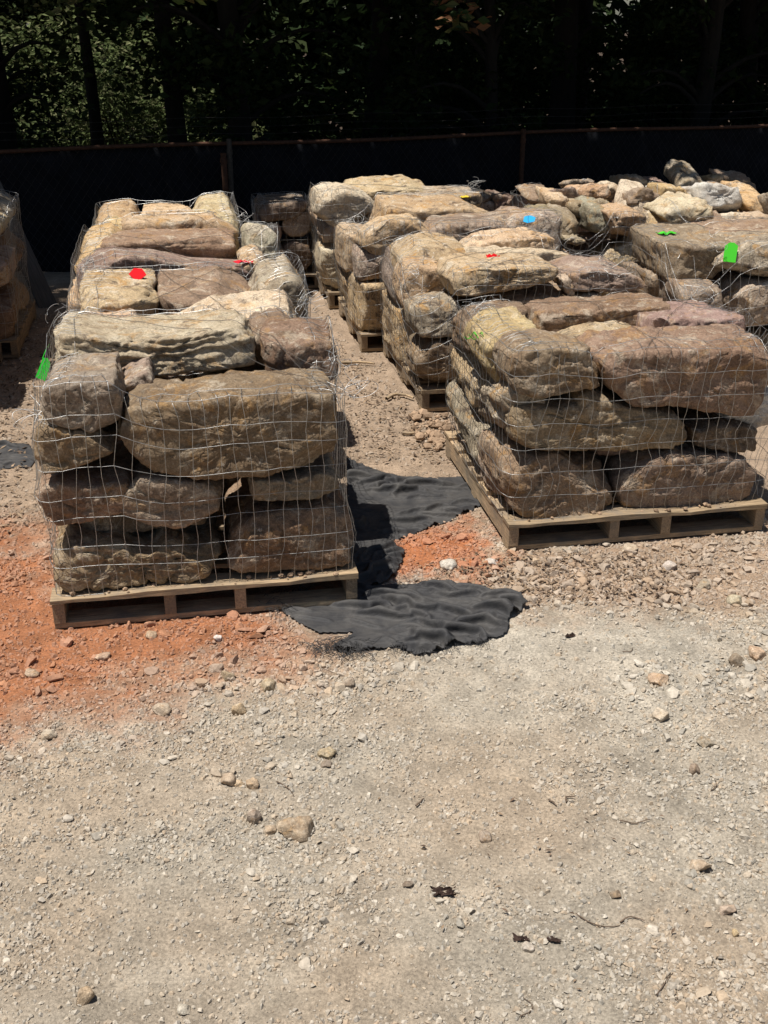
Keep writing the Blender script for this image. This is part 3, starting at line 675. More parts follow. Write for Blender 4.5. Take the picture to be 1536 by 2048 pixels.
pallet('pallet under the front right stone stack, its open end facing the camera', 1.83, 2.99, .335, 1.5, .12, False, (.0, .40, .61, 1.0))
pallet('notched pallet under the second right row stone stack', 1.85, 2.97, 2.17, 3.42, .12, True)
pallet('notched pallet under the third right row stone stack', 1.71, 2.9, 3.47, 4.55, .12, True)
pallet('pallet under the rearmost right row stone stack', 1.66, 2.85, 4.72, 5.85, .12, True)
pallet('pallet under the green tagged stack at the right edge', 3.3, 4.44, 2.0, 3.12)
pallet('pallet under the loose boulder heap', 3.05, 4.12, 3.58, 4.65)
pallet('pallet under the right rear heap with the white boulder', 4.15, 5.25, 3.58, 4.65)
pallet('pallet under the stack just outside the left edge', -1.76, -.66, 2.6, 3.74)
pallet('pallet under the dim stack cut by the left edge', -1.65, -.56, 3.74, 4.88)
pallet('pallet under the dark shaded stack between the rows', 1.15, 1.68, 5.46, 6.12, .11)

# ------------------------------------------------------------------ wire cages
def cage(S, label, u0, u1, v0, v1, fold=.12, out=.012, seed=1, ties=4, coil=(), shear=.02, ztop=None, m=M_WIRE):
    geo = STACK_GEO[S]; vs, fs, n = [], [], 0
    for P, f in geo: vs.append(P); fs.append(f + n); n += len(P)
    vs = np.concatenate(vs); fs = np.concatenate(fs)
    bvh = BVHTree.FromPolygons(vs.tolist(), fs.tolist())
    r_ = np.random.default_rng(seed)
    R = .06; W, D = u1 - u0, v1 - v0
    per = [(u0 + R, v0, 0, -1, W - 2 * R, 'front_mesh'), (u1, v0 + R, 1, 0, D - 2 * R, 'right_mesh'), (u1 - R, v1, 0, 1, W - 2 * R, 'back_mesh'), (u0, v1 - R, -1, 0, D - 2 * R, 'left_mesh')]
    pts = []
    for (x, y, nx_, ny_, L, nm) in per:
        tx, ty = -ny_, nx_
        k = max(4, int(L / .0508)); 
        for i in range(k): s = (i + .5) / k * L; pts.append((x + tx * s, y + ty * s, nx_, ny_, nm))
        a0 = math.atan2(ny_, nx_); cx, cy = x + tx * L - nx_ * R, y + ty * L - ny_ * R
        for q in (.33, .67):
            a = a0 + q * math.pi / 2; pts.append((cx + R * math.cos(a), cy + R * math.sin(a), math.cos(a), math.sin(a), nm))
    N = len(pts); B = np.array([p[:2] for p in pts]); Nn = np.array([p[2:4] for p in pts]); names = [p[4] for p in pts]
    Tn = np.stack([-Nn[:, 1], Nn[:, 0]], -1)
    zb = .118
    # height of the load just inside each perimeter point
    zt = np.zeros(N)
    for i in range(N):
        best = .3
        for q in (.03, .07, .11):
            x, y = B[i] - Nn[i] * q
            h = bvh.ray_cast(Vector((x, y, 2)), Vector((0, 0, -1)))
            if h[0] is not None: best = max(best, h[0].z)
        zt[i] = best
    for _ in range(6): zt = np.maximum(zt, .5 * (np.roll(zt, 1) + np.roll(zt, -1)) - .004)
    zt = zt + .006
    if ztop: zt = np.minimum(zt, ztop)
    nw = 22; nf = 5
    hit = np.full((N, nw), -.05)
    Z = zb + (zt[:, None] - zb) * np.linspace(0, 1, nw)[None, :]
    for i in range(N):
        d = Vector((-Nn[i, 0], -Nn[i, 1], 0))
        for j in range(nw):
            h = bvh.ray_cast(Vector((B[i, 0] + Nn[i, 0] * .35, B[i, 1] + Nn[i, 1] * .35, Z[i, j])), d, .6)
            if h[0] is not None: hit[i, j] = max(hit[i, j], .35 - h[3])
    hit = np.minimum(hit, .16) + out
    r = hit.copy()
    for it in range(160):
        av = .25 * (np.roll(r, 1, 0) + np.roll(r, -1, 0)); up = np.pad(r, ((0, 0), (1, 1)), 'edge')
        av += .25 * (up[:, 2:] + up[:, :-2])
        r = np.maximum(hit, .35 * r + .65 * av - .0004)
    r += .001 * r_.normal(size=r.shape)
    G = np.stack(np.meshgrid(np.arange(N) * .22, np.arange(nw) * .13, indexing='ij'), -1).reshape(-1, 2)
    sl = (shear * fbm(np.concatenate([G, np.full((len(G), 1), seed * 1.3)], 1), seed, 3)).reshape(N, nw)
    Pw = np.zeros((N, nw + nf, 3))
    Pw[:, :nw, 0] = B[:, 0:1] + Nn[:, 0:1] * r + Tn[:, 0:1] * sl
    Pw[:, :nw, 1] = B[:, 1:2] + Nn[:, 1:2] * r + Tn[:, 1:2] * sl
    Pw[:, :nw, 2] = Z + .003 * fbm(np.concatenate([G * 1.7, np.full((len(G), 1), seed * 2.3)], 1), seed + 3, 2).reshape(N, nw)
    fl = fold * (1 + .35 * fbm(np.stack([np.arange(N) * .15, np.full(N, seed), np.zeros(N)], -1), seed + 8, 2))
    for k in range(nf):
        q = (k + 1) / nf
        inn = r[:, -1] - q * fl
        x = B[:, 0] + Nn[:, 0] * inn + Tn[:, 0] * (sl[:, -1] + .03 * q * np.sin(np.arange(N) * .9 + seed)); y = B[:, 1] + Nn[:, 1] * inn + Tn[:, 1] * sl[:, -1]
        z = np.zeros(N)
        for i in range(N):
            h = bvh.ray_cast(Vector((x[i], y[i], 2)), Vector((0, 0, -1)))
            z[i] = h[0].z + .006 if h[0] is not None else zt[i] - .02
        z = np.maximum(z, zt - .05) + r_.uniform(0, .006, N)
        Pw[:, nw + k] = np.stack([x, y, z], -1)
    e = bpy.data.objects.new('wire_cage', None); COL.objects.link(e)
    org = np.array([u0, v0, zb]); e.location = world_pt(u0, v0, zb); e.rotation_euler = (0, 0, ROW)
    tag(e, label, 'wire cage', 'welded wire cages around the stone stacks')
    hs = [0]
    zz = zb
    Hm = float(np.median(zt)) - zb
    nh = max(3, int(round(Hm / .1016)))
    rows = [int(round(k * (nw - 1) / nh)) for k in range(nh + 1)]
    rad = .00108
    for nm in ('front_mesh', 'right_mesh', 'back_mesh', 'left_mesh'):
        idx = [i for i in range(N) if names[i] == nm]
        mb = MB()
        for i in idx: mb.tube(Pw[i] - org, rad, 3)
        ext = [(idx[0] - 1) % N] + idx
        for j in rows + [nw + nf - 2]:
            line = Pw[ext, j] - org
            mb.tube(line, rad * 1.1, 3)
        obj(nm, mb.mesh(nm, m, True), e)
    for k in range(ties):
        a = r_.integers(0, N); b = (a + N // 2 + r_.integers(-N // 5, N // 5)) % N
        p, q = Pw[a, nw - 1], Pw[b, nw - 1]; t = np.linspace(0, 1, 40)[:, None]
        L = p * (1 - t) + q * t
        z = np.array([(lambda h: h[0].z if h[0] is not None else .5)(bvh.ray_cast(Vector((x, y, 2)), Vector((0, 0, -1)))) for x, y in L[:, :2]]) + .006
        z = np.maximum(z, L[:, 2] - .03)
        for _ in range(30): z = np.maximum(z, np.convolve(np.pad(z, 1, 'edge'), [.5, 0, .5], 'valid') - .0005)
        L[:, 2] = z; mb = MB(); mb.tube(L - org, .0011, 4); obj('tie_wire', mb.mesh('tie_wire', M_WIRE_OLD, True), e)
    for (cu, cv, cz) in coil:                       # bunched wire ends at a corner
        mb = MB()
        for k in range(9):
            t = np.linspace(0, 1, 22); ph = r_.uniform(0, 6.28); ra = r_.uniform(.015, .05); tw = r_.uniform(2, 7)
            ax = r_.normal(size=3) * .03; ax[1] += r_.uniform(-.05, .14)
            c = np.array([cu, cv, cz]) + r_.normal(size=3) * .02
            L = c + t[:, None] * ax + ra * np.stack([np.cos(ph + tw * t), .8 * np.sin(ph + tw * t) * np.cos(ph), np.sin(ph * 2 + tw * .8 * t) * .7], -1)
            L[:, 2] = np.maximum(L[:, 2], cz - .06)
            mb.tube(L - org, .0010, 4)
        obj('wire_coil', mb.mesh('wire_coil', m, True), e)
    return e
cage('L1', 'welded wire cage wrapping the front left stack, grid facing the camera', .0, 1.14, .0, 1.14, .11, seed=1, ties=3, coil=[(.03, .05, .80), (1.12, .08, .83), (1.12, .45, .82)])
cage('L2', 'welded wire cage around the second stack of the left row', .0, 1.15, 1.22, 2.26, .15, seed=2, ties=3, coil=[(1.13, 1.3, .86), (.02, 1.28, .84)])
cage('L3', 'welded wire cage around the third stack of the left row', -.04, 1.13, 2.42, 3.6, .14, seed=3, ties=3, coil=[(1.1, 2.46, .84), (.1, 2.5, .82)])
cage('L4', 'welded wire cage around the rearmost stack of the left row', -.03, 1.0, 3.75, 4.85, .12, seed=4, ties=2, coil=[(.97, 3.85, .86)])
cage('R1', 'slanting welded wire cage around the front right stack', 1.82, 3.04, .37, 1.46, .15, seed=5, ties=3, coil=[(1.84, .95, .87), (3.0, 1.2, .86)], shear=.045)
cage('R2', 'welded wire cage around the second stack of the right row', 1.80, 2.97, 2.16, 3.38, .16, seed=6, ties=4, coil=[(2.95, 2.25, .78), (1.82, 2.25, .76)], shear=.03)
cage('R3', 'welded wire cage around the third stack of the right row', 1.67, 3.02, 3.47, 4.52, .13, seed=7, ties=3, coil=[(1.7, 3.55, .86)])
cage('R4', 'welded wire cage around the rearmost stack of the right row', 1.6, 2.88, 4.74, 5.8, .14, seed=8, ties=3, coil=[(2.85, 4.85, .88)])
cage('C2', 'welded wire cage around the green tagged stack at the right edge', 3.28, 4.44, 2.0, 3.1, .16, seed=9, ties=2, coil=[(3.5, 2.1, .92)], shear=.04)
cage('C3', 'welded wire cage holding the loose boulder heap', 3.04, 4.14, 3.6, 4.62, .03, seed=10, ties=0, ztop=.86)
cage('C4', 'welded wire cage holding the right rear heap with the white boulder', 4.16, 5.24, 3.6, 4.62, .03, seed=11, ties=0, ztop=.84)
cage('B1', 'wire cage around the dark shaded stack between the rows', 1.16, 1.67, 5.5, 6.1, .1, seed=12, ties=1)
cage('Z1', 'wire cage around the stack just outside the left edge', -1.16, -.65, 2.62, 3.72, .1, seed=13, ties=0)
cage('Z2', 'wire cage around the dim stack cut by the left edge', -1.05, -.54, 3.76, 4.86, .1, seed=14, ties=0)

# ------------------------------------------------------------------ ribbons and tags
def tagplate(label, mat, outline, center, n, up, th=.0015, bend=.0, name='marker_tag', strap=None):
    n = np.asarray(n, float); n /= np.linalg.norm(n); up = np.asarray(up, float); up -= n * (up @ n); up /= np.linalg.norm(up); rt = np.cross(up, n)
    o = np.asarray(outline, float); k = len(o)
    def P(off): return np.array([rt * a + up * b + n * (off + bend * (a * a * 40 + b * math.sin(b * 60))) for a, b in o])
    vs = np.concatenate([P(th / 2), P(-th / 2)])
    me = bpy.data.meshes.new(name)
    me.from_pydata(vs.tolist(), [], [list(range(k)), list(range(2 * k - 1, k - 1, -1))] + [[i, i + k, (i + 1) % k + k, (i + 1) % k] for i in range(k)])
    me.materials.append(M_TAG[mat]); me.update()
    ob = obj(name, me, None, center)
    tag(ob, label, 'tag', 'coloured marker tags on the stacks')
    if strap is not None:
        mb = MB(); mb.tube(strap, .0016, 4); obj('strap', mb.mesh('strap', M_TAG[mat], True), ob)
    return ob
def crumple(label, mat, center, size, seed, name='ribbon'):
    r_ = np.random.default_rng(seed); n = 9
    g = np.linspace(-1, 1, n); X, Y = np.meshgrid(g, g)
    P = np.stack([X.ravel() * size[0], Y.ravel() * size[1], np.zeros(n * n)], -1)
    P[:, 2] = size[2] * (fbm(np.stack([X.ravel() * 2, Y.ravel() * 2, np.full(n * n, seed)], -1), seed, 3)) 
    P[:, :2] *= (1 + .3 * fbm(np.stack([X.ravel() * 1.5 + 9, Y.ravel() * 1.5, np.full(n * n, seed)], -1), seed + 1, 2))[:, None]
    ii = (np.arange(n - 1)[:, None] * n + np.arange(n - 1)[None, :]).ravel()
    me = mesh_np(name, P, np.stack([ii, ii + 1, ii + n + 1, ii + n], -1), False, None, M_TAG[mat])
    ob = obj(name, me, None, center, ROW); md = ob.modifiers.new('thickness', 'SOLIDIFY'); md.thickness = .001
    tag(ob, label, 'ribbon', 'coloured marker tags on the stacks'); return ob
def top_at(x, y, stack, lift=.012):
    """first stone of that stack met by the line of sight"""
    best = None; d = ray(x, y); dr = np.array([d @ U, d @ V, d[2]]); o = np.array([(CAMP - A0) @ U, (CAMP - A0) @ V, CAM_H])
    for P, f in STACK_GEO[stack]:
        h = BVHTree.FromPolygons(P.tolist(), f.tolist()).ray_cast(Vector(o), Vector(dr).normalized())
        if h[0] is not None and (best is None or h[3] < best[1]): best = (h[0], h[3])
    if best is None: return CAMP + d / np.linalg.norm(d) * 6
    return world_pt(*best[0]) - d / np.linalg.norm(d) * lift
sq = lambda w, h: [(-w, -h), (w, -h), (w, h), (-w, h)]
tagplate('red diamond shaped card on the second left row stack', 'red', [(0, -.04), (.045, .0), (.038, .012), (.02, .036), (-.02, .04), (-.045, .005)], top_at(275, 550, 'L2', .04), (0, -.75, .66), (0, .66, .75))
crumple('pinkish red ribbon on the right end of the third left row stack', 'pink', top_at(487, 523, 'L3', .05), (.05, .03, .012), 3)
tagplate('bright green card hanging at the left edge of the front left stack', 'dgreen', [(-.026, -.045), (.024, -.045), (.03, .03), (.012, .05), (-.012, .045)], world_pt(-.035, .86, .74), (-.35, -.9, .25), (0.25, 0, 1), strap=np.array([(.004, 0, .045), (.02, .01, .08), (.035, .02, .10)]))
crumple('crumpled red ribbon on the second right row stack', 'red', top_at(985, 512, 'R2', .02), (.035, .035, .018), 5)
crumple('small yellow ribbon on the rearmost right row stack', 'yellow', top_at(930, 393, 'R4', .015), (.035, .03, .012), 6)
tagplate('sky blue ribbon tag on the third right row stack', 'blue', [(-.04, -.02), (-.01, -.032), (.035, -.02), (.045, .012), (.01, .03), (-.03, .022)], top_at(1058, 438, 'R3', .05), (0, -.7, .7), (0, .7, .7))
crumple('flat green ribbon on top of the right edge stack', 'green', top_at(1334, 466, 'C2', .025), (.05, .03, .012), 8)
tagplate('bright green card facing the camera on the right edge stack', 'green', [(-.036, -.052), (.033, -.055), (.037, .04), (.014, .056), (-.010, .056), (-.034, .036)], top_at(1461, 505, 'C2', .07), (-.15, -.9, .4), (.08, .2, 1))
mb = MB()
for k in range(4):
    t = np.linspace(0, 1, 16); L = np.stack([.03 * np.cos(3 + 5 * t + k), .06 * t - .02 * k, .02 * np.sin(6 * t + k)], -1); mb.tube(L, .0018, 4)
c_ = world_pt(1.80, .82, .80)
tag(obj('twist_tie', mb.mesh('twist_tie', M_TAG['green'], True), None, c_, ROW + 1.2), 'thin green twist tie on the left edge of the front right stack', 'twist tie')

# ------------------------------------------------------------------ black landscape fabric
FAB_OUT = [[(690, 915), (740, 935), (800, 950), (870, 958), (945, 948), (975, 1000), (950, 1020), (900, 1040), (840, 1062), (775, 1082), (735, 1060), (690, 1030)],
           [(660, 1040), (740, 1040), (778, 1075), (808, 1100), (798, 1148), (750, 1172), (700, 1175), (670, 1120)],
           [(545, 1205), (590, 1183), (650, 1200), (700, 1180), (720, 1160), (790, 1168), (870, 1163), (960, 1173), (1035, 1188), (1055, 1215), (1022, 1240), (1008, 1268), (960, 1288), (910, 1290), (850, 1312), (790, 1295), (740, 1302), (690, 1306), (655, 1292), (700, 1265), (640, 1262), (590, 1240)],
           [(-160, 900), (-60, 880), (60, 888), (78, 905), (64, 930), (0, 932), (-150, 945)]]
def sheet(pts, seed, slack, name, parent, org, lift=.006, fold_dir=0.0, step=.0085, frames=80):
    """a slack cloth that buckles and settles on the ground inside the given outline"""
    G = np.array([ground(*p)[:2] for p in pts]); r_ = np.random.default_rng(seed)
    ca, sa = math.cos(fold_dir), math.sin(fold_dir); Rm = np.array([[ca, sa], [-sa, ca]])
    L = G @ Rm.T; lo, hi_ = L.min(0) - step, L.max(0) + step
    na, nb = int((hi_[0] - lo[0]) / step) + 1, int((hi_[1] - lo[1]) / step) + 1
    A_, B_ = np.meshgrid(lo[0] + np.arange(na) * step, lo[1] + np.arange(nb) * step, indexing='ij')
    wob = .016 * fbm(np.stack([A_.ravel() * 7, B_.ravel() * 7, np.full(A_.size, seed)], -1), seed, 3).reshape(A_.shape)
    live = pdist(L, A_, B_) + wob > 0
    w3 = np.stack([A_, B_], -1) @ Rm
    P = np.zeros((na, nb, 3)); P[..., :2] = w3
    floor = gz(P[..., 0], P[..., 1]) + lift
    w = fbm(np.stack([A_.ravel() * 2.6, B_.ravel() * 9, np.full(A_.size, seed * .7)], -1), seed, 4, .6).reshape(A_.shape)
    P[..., 2] = floor + .012 + .022 * np.abs(w) + .002 * r_.normal(size=w.shape)
    vel = np.zeros_like(P); inv = live.astype(float)
    loose_ = np.clip(.75 + 1.5 * fbm(np.stack([A_.ravel() * 3, B_.ravel() * 5, np.full(A_.size, 3.7)], -1), seed + 3, 3).reshape(A_.shape), .0, 1.7) * np.clip(pdist(L, A_, B_) / (4 * step) + .25, 0, 1)
    fam = []
    for (di, dj, k, ra, rb) in ((1, 0, 1.0, slack[0], 0), (0, 1, 1.0, 0, slack[1]), (1, 1, .35, slack[0], slack[1]), (1, -1, .35, slack[0], slack[1]), (2, 0, .30, slack[0], 0), (0, 2, .16, 0, slack[1])):
        for par in range(2 * max(abs(di), abs(dj))):
            i0 = np.arange(na - di)[:, None] + 0 * np.arange(nb)[None]; j0 = np.arange(nb)[None] + 0 * np.arange(na - di)[:, None]
            ok = (j0 + dj >= 0) & (j0 + dj < nb)
            q = (i0 // max(di, 1) if di else j0 // max(dj, 1)) % 2
            if max(abs(di), abs(dj)) == 2: sel = ok & (q == par % 2) & (((i0 if di else j0) % 2) == par // 2)
            else: sel = ok & (q == par)
            a_i, a_j = i0[sel], j0[sel]; b_i, b_j = a_i + di, a_j + dj
            m = live[a_i, a_j] & live[b_i, b_j]
            if not m.any(): continue
            a_i, a_j, b_i, b_j = a_i[m], a_j[m], b_i[m], b_j[m]; lm = loose_[a_i, a_j]
            rest = step * np.hypot(di * (1 + ra * lm), dj * (1 + rb * lm))
            fam.append((a_i * nb + a_j, b_i * nb + b_j, step * math.hypot(di, dj), rest, k, abs(di) == 2 or abs(dj) == 2))
    P = P.reshape(-1, 3); vel = vel.reshape(-1, 3); fl = floor.ravel()
    rim = np.clip(pdist(L, A_, B_) / (4 * step), 0, 1).ravel(); home = P[:, :2].copy()
    for fr in range(frames):
        prev = P.copy(); grow = min(1.0, (fr + 1) / (frames * .6)); vel[:, 2] -= .00035
        P = P + vel * .88
        for it in range(5):
            for a_, b_, r0_, r1_, k, bend in fam:
                d = P[b_] - P[a_]; ln = np.linalg.norm(d, axis=1) + 1e-9; e = ln - (r0_ + (r1_ - r0_) * grow)
                if bend: e = np.minimum(e, 0)
                c = (.5 * k * e / ln)[:, None] * d
                P[a_] += c; P[b_] -= c
            low = P[:, 2] < fl; P[low, 2] = fl[low]
        hold = (.75 * (1 - rim) + .02)[:, None]; P[:, :2] = P[:, :2] * (1 - hold) + home * hold
        P[:, 2] = np.minimum(P[:, 2], fl + .075)
        vel = np.clip(P - prev, -.006, .006)
    P[:, 2] = fl + (P[:, 2] - fl) * 1.35
    idx = np.arange(na * nb).reshape(na, nb)
    F = np.stack([idx[:-1, :-1], idx[1:, :-1], idx[1:, 1:], idx[:-1, 1:]], -1).reshape(-1, 4)
    F = F[live.ravel()[F].all(1)]
    used = np.unique(F); mp = np.full(na * nb, -1); mp[used] = np.arange(len(used))
    me = mesh_np(name, P[used] - org, mp[F], True, None, M_FAB)
    o = obj(name, me, parent)
    md = o.modifiers.new('smooth_cloth', 'SUBSURF'); md.levels = 1; md.render_levels = 1
    md = o.modifiers.new('thickness', 'SOLIDIFY'); md.thickness = .0012
    return o
def fringe(pts, n, length, seed, parent, org):
    r_ = np.random.default_rng(seed); mb = MB()
    for k in range(n):
        p = pts[r_.integers(0, len(pts))]; g = ground(p[0] + r_.normal() * 10, p[1] + r_.normal() * 5)
        a = r_.uniform(0, 6.28); L = length * r_.uniform(.4, 1.2); t = np.linspace(0, 1, 6)
        q = np.stack([g[0] + np.cos(a + t * r_.normal()) * t * L, g[1] + np.sin(a + t * r_.normal()) * t * L, np.zeros(6)], -1)
        q[:, 2] = gz(q[:, 0], q[:, 1]) + .008 + .03 * r_.uniform(.2, 1) * np.sin(t * 3)
        mb.tube(q - org, .0009, 4)
    o = obj('frayed_threads', mb.mesh('frayed_threads', M_FAB, True), parent); o['kind'] = 'stuff'
org = ground(790, 1120)
fab = bpy.data.objects.new('landscape_fabric', None); COL.objects.link(fab); fab.location = org
tag(fab, 'crumpled black landscape fabric lying between the two front stacks', 'fabric')
sheet(FAB_OUT[0], 3, (.10, .44), 'sheet', fab, org, fold_dir=.05)
sheet(FAB_OUT[1], 5, (.12, .40), 'sheet', fab, org, lift=.014, fold_dir=.9)
sheet(FAB_OUT[2], 8, (.10, .42), 'sheet', fab, org, fold_dir=-.28, lift=.010)
fringe([(545, 1205), (555, 1215), (570, 1190), (600, 1185)], 90, .07, 1, fab, org)
fringe([(640, 1300), (660, 1295), (690, 1305), (720, 1300)], 110, .08, 2, fab, org)
fringe([(800, 1297), (850, 1312), (900, 1292), (960, 1288)], 60, .04, 3, fab, org)
org2 = ground(20, 905)
fab2 = sheet(FAB_OUT[3], 12, (.09, .3), 'fabric_strip', None, org2)
fab2.location = org2
tag(fab2, 'black fabric strip poking in at the left edge beside the front left stack', 'fabric')

# ------------------------------------------------------------------ gravel
t_ = (1 + 5 ** .5) / 2
ICO = np.array([(-1, t_, 0), (1, t_, 0), (-1, -t_, 0), (1, -t_, 0), (0, -1, t_), (0, 1, t_), (0, -1, -t_), (0, 1, -t_), (t_, 0, -1), (t_, 0, 1), (-t_, 0, -1), (-t_, 0, 1)]) / math.sqrt(1 + t_ * t_)
ICF = np.array([(0, 11, 5), (0, 5, 1), (0, 1, 7), (0, 7, 10), (0, 10, 11), (1, 5, 9), (5, 11, 4), (11, 10, 2), (10, 7, 6), (7, 1, 8), (3, 9, 4), (3, 4, 2), (3, 2, 6), (3, 6, 8), (3, 8, 9), (4, 9, 5), (2, 4, 11), (6, 2, 10), (8, 6, 7), (9, 8, 1)])
def subdiv(Vv, F):
    V2 = list(map(tuple, Vv)); cache = {}; F2 = []
    def mid(a, b):
        k = (min(a, b), max(a, b))
        if k not in cache:
            m = (np.array(V2[a]) + np.array(V2[b])) / 2; m /= np.linalg.norm(m); cache[k] = len(V2); V2.append(tuple(m))
        return cache[k]
    for a, b, c in F:
        ab, bc, ca = mid(a, b), mid(b, c), mid(c, a); F2 += [(a, ab, ca), (b, bc, ab), (c, ca, bc), (ab, bc, ca)]
    return np.array(V2), np.array(F2)
ICO2, ICF2 = subdiv(ICO, ICF)
_a6, _a3 = np.arange(6) * math.pi / 3, np.arange(3) * math.pi * 2 / 3 + .5
CHIP = np.concatenate([np.stack([np.cos(_a6), np.sin(_a6), np.full(6, -.55)], -1), np.stack([.62 * np.cos(_a3), .62 * np.sin(_a3), np.full(3, .8)], -1)])   # crushed chip, its underside in the dirt
CHF = np.array([(0, 1, 6), (1, 2, 6), (2, 7, 6), (2, 3, 7), (3, 4, 7), (4, 8, 7), (4, 5, 8), (5, 0, 8), (0, 6, 8), (6, 7, 8)])
FOOT = [(0, 1.13, 0, 1.16), (0, 1.13, 1.2, 4.9), (1.83, 2.99, .335, 1.5), (1.81, 2.97, 2.17, 3.42), (1.66, 2.9, 3.47, 4.55)]
def pebbles(name, label, n, x0, x1, y0, y1, smin, smax, power, seed, hi=False, thresh=None, mode='gravel', sink=.34):
    r_ = np.random.default_rng(seed)
    x = r_.uniform(x0, x1, n * 3); y = r_.uniform(y0, y1, n * 3)
    P = np.stack([x, y, np.zeros_like(x)], -1)
    dens = .50 + .95 * fbm(P * np.array([1.3, 2.9, 1]), 61, 4) + .35 * fbm(P * 9, 62, 2)
    col, wr, wo, wb, wa, wp = zones(x, y)
    dens = dens * (1 - .15 * wr) * (1 - .65 * wp) + .35 * wb
    du = (x - A0[0]) * U[0] + (y - A0[1]) * U[1]; dv = (x - A0[0]) * V[0] + (y - A0[1]) * V[1]
    bad = np.zeros(len(x), bool)
    for a, b, c, d in FOOT: bad |= (du > a + .01) & (du < b - .01) & (dv > c + .01) & (dv < d)
    for pg in FAB_OUT: bad |= pdist(gpoly(pg), x, y) > .015
    fov = np.abs(x) < .46 * np.hypot(y, 2.05) + .15
    for pg in (Z_TRAIL, Z_STONY):
        dens = dens + (.55 if hi else .25) * np.clip((pdist(pg, x, y) + .06 * fbm(P * 5, 63, 2)) / .15 + .5, 0, 1)
    dens = np.maximum(dens, .22) if not hi else dens - .35
    if mode == 'aisle': dens = np.full(len(x), .9)
    k = np.where((r_.uniform(0, 1, len(x)) < dens) & ~bad & fov)[0][:n]
    x, y = x[k], y[k]; m = len(k)
    s = smin * (smax / smin) ** (r_.uniform(0, 1, m) ** power)
    Vb, Fb = (ICO2, ICF2) if hi else (CHIP, CHF)
    nv = len(Vb)
    sc = np.stack([r_.uniform(.75, 1.25, m), r_.uniform(.6, 1.0, m), r_.uniform(.42, .8, m)], -1) * s[:, None] / 2
    P = Vb[None] * (1 + r_.uniform(-.26, .26, (m, nv, 1)) * (1.0 if not hi else .5))
    if hi:                                          # flat broken facets
        for q in range(9):
            nrm = r_.normal(size=(m, 1, 3)); nrm /= np.linalg.norm(nrm, axis=2, keepdims=True)
            ex = (P * nrm).sum(2) - r_.uniform(.38, .75, (m, 1)); P = P - np.clip(ex, 0, None)[..., None] * nrm
    P = P * sc[:, None, :]
    a = r_.uniform(0, 6.28, m); tl = r_.normal(0, .35, m)
    ct, st = np.cos(tl)[:, None], np.sin(tl)[:, None]
    yy, zz = P[..., 1] * ct - P[..., 2] * st, P[..., 1] * st + P[..., 2] * ct
    ca, sa = np.cos(a)[:, None], np.sin(a)[:, None]
    X = P[..., 0] * ca - yy * sa + x[:, None]; Y = P[..., 0] * sa + yy * ca + y[:, None]
    Zc_ = zz + (gz(x, y) + sc[:, 2] * (1 - 2 * sink) + .001)[:, None]
    pal = np.array([(.46, .42, .355), (.50, .45, .375), (.40, .375, .33), (.29, .28, .25), (.43, .35, .26), (.60, .55, .47), (.17, .168, .158), (.46, .35, .24)])
    pr = np.array([.24, .17, .18, .08, .18, .06, .02, .07])
    c = pal[r_.choice(len(pal), m, p=pr)] * r_.uniform(.78, 1.05, (m, 1))
    cz, wr, wo, wb, wa, wp = zones(x, y)
    wt = np.clip(.42 + .42 * wr + .45 * wo + .25 * wa + .2 * wb, 0, .8)[:, None]
    c = c * (1 - wt) + cz * wt
    # a thin coat of the local dust
    cc = np.repeat(c, nv, 0)
    F = (Fb[None] + (np.arange(m) * nv)[:, None, None]).reshape(-1, 3)
    me = mesh_np(name, np.stack([X, Y, Zc_], -1).reshape(-1, 3), F, False, cc, M_GRAVEL)
    return tag(obj(name, me), label, None, None, 'stuff')
pebbles('fine_gravel', 'fine pale gravel strewn over the yard in front', 46000, -1.5, 1.5, 1.55, 3.1, .0032, .020, 1.8, 1)
pebbles('fine_gravel', 'fine gravel between the foreground and the stacks', 26000, -2.0, 2.3, 3.1, 4.7, .005, .026, 1.7, 2)
pebbles('coarse_gravel', 'coarse broken gravel among the fines', 1300, -1.5, 1.6, 1.55, 3.3, .013, .045, 2.2, 3, hi=True)
pebbles('coarse_gravel', 'coarse broken gravel below the pallets', 1900, -2.0, 2.3, 3.1, 4.6, .016, .065, 1.9, 4, hi=True)
pebbles('aisle_grit', 'brown grit on the aisle between the rows', 9000, -3.0, 1.2, 4.3, 8.6, .008, .03, 2.2, 5, mode='aisle')

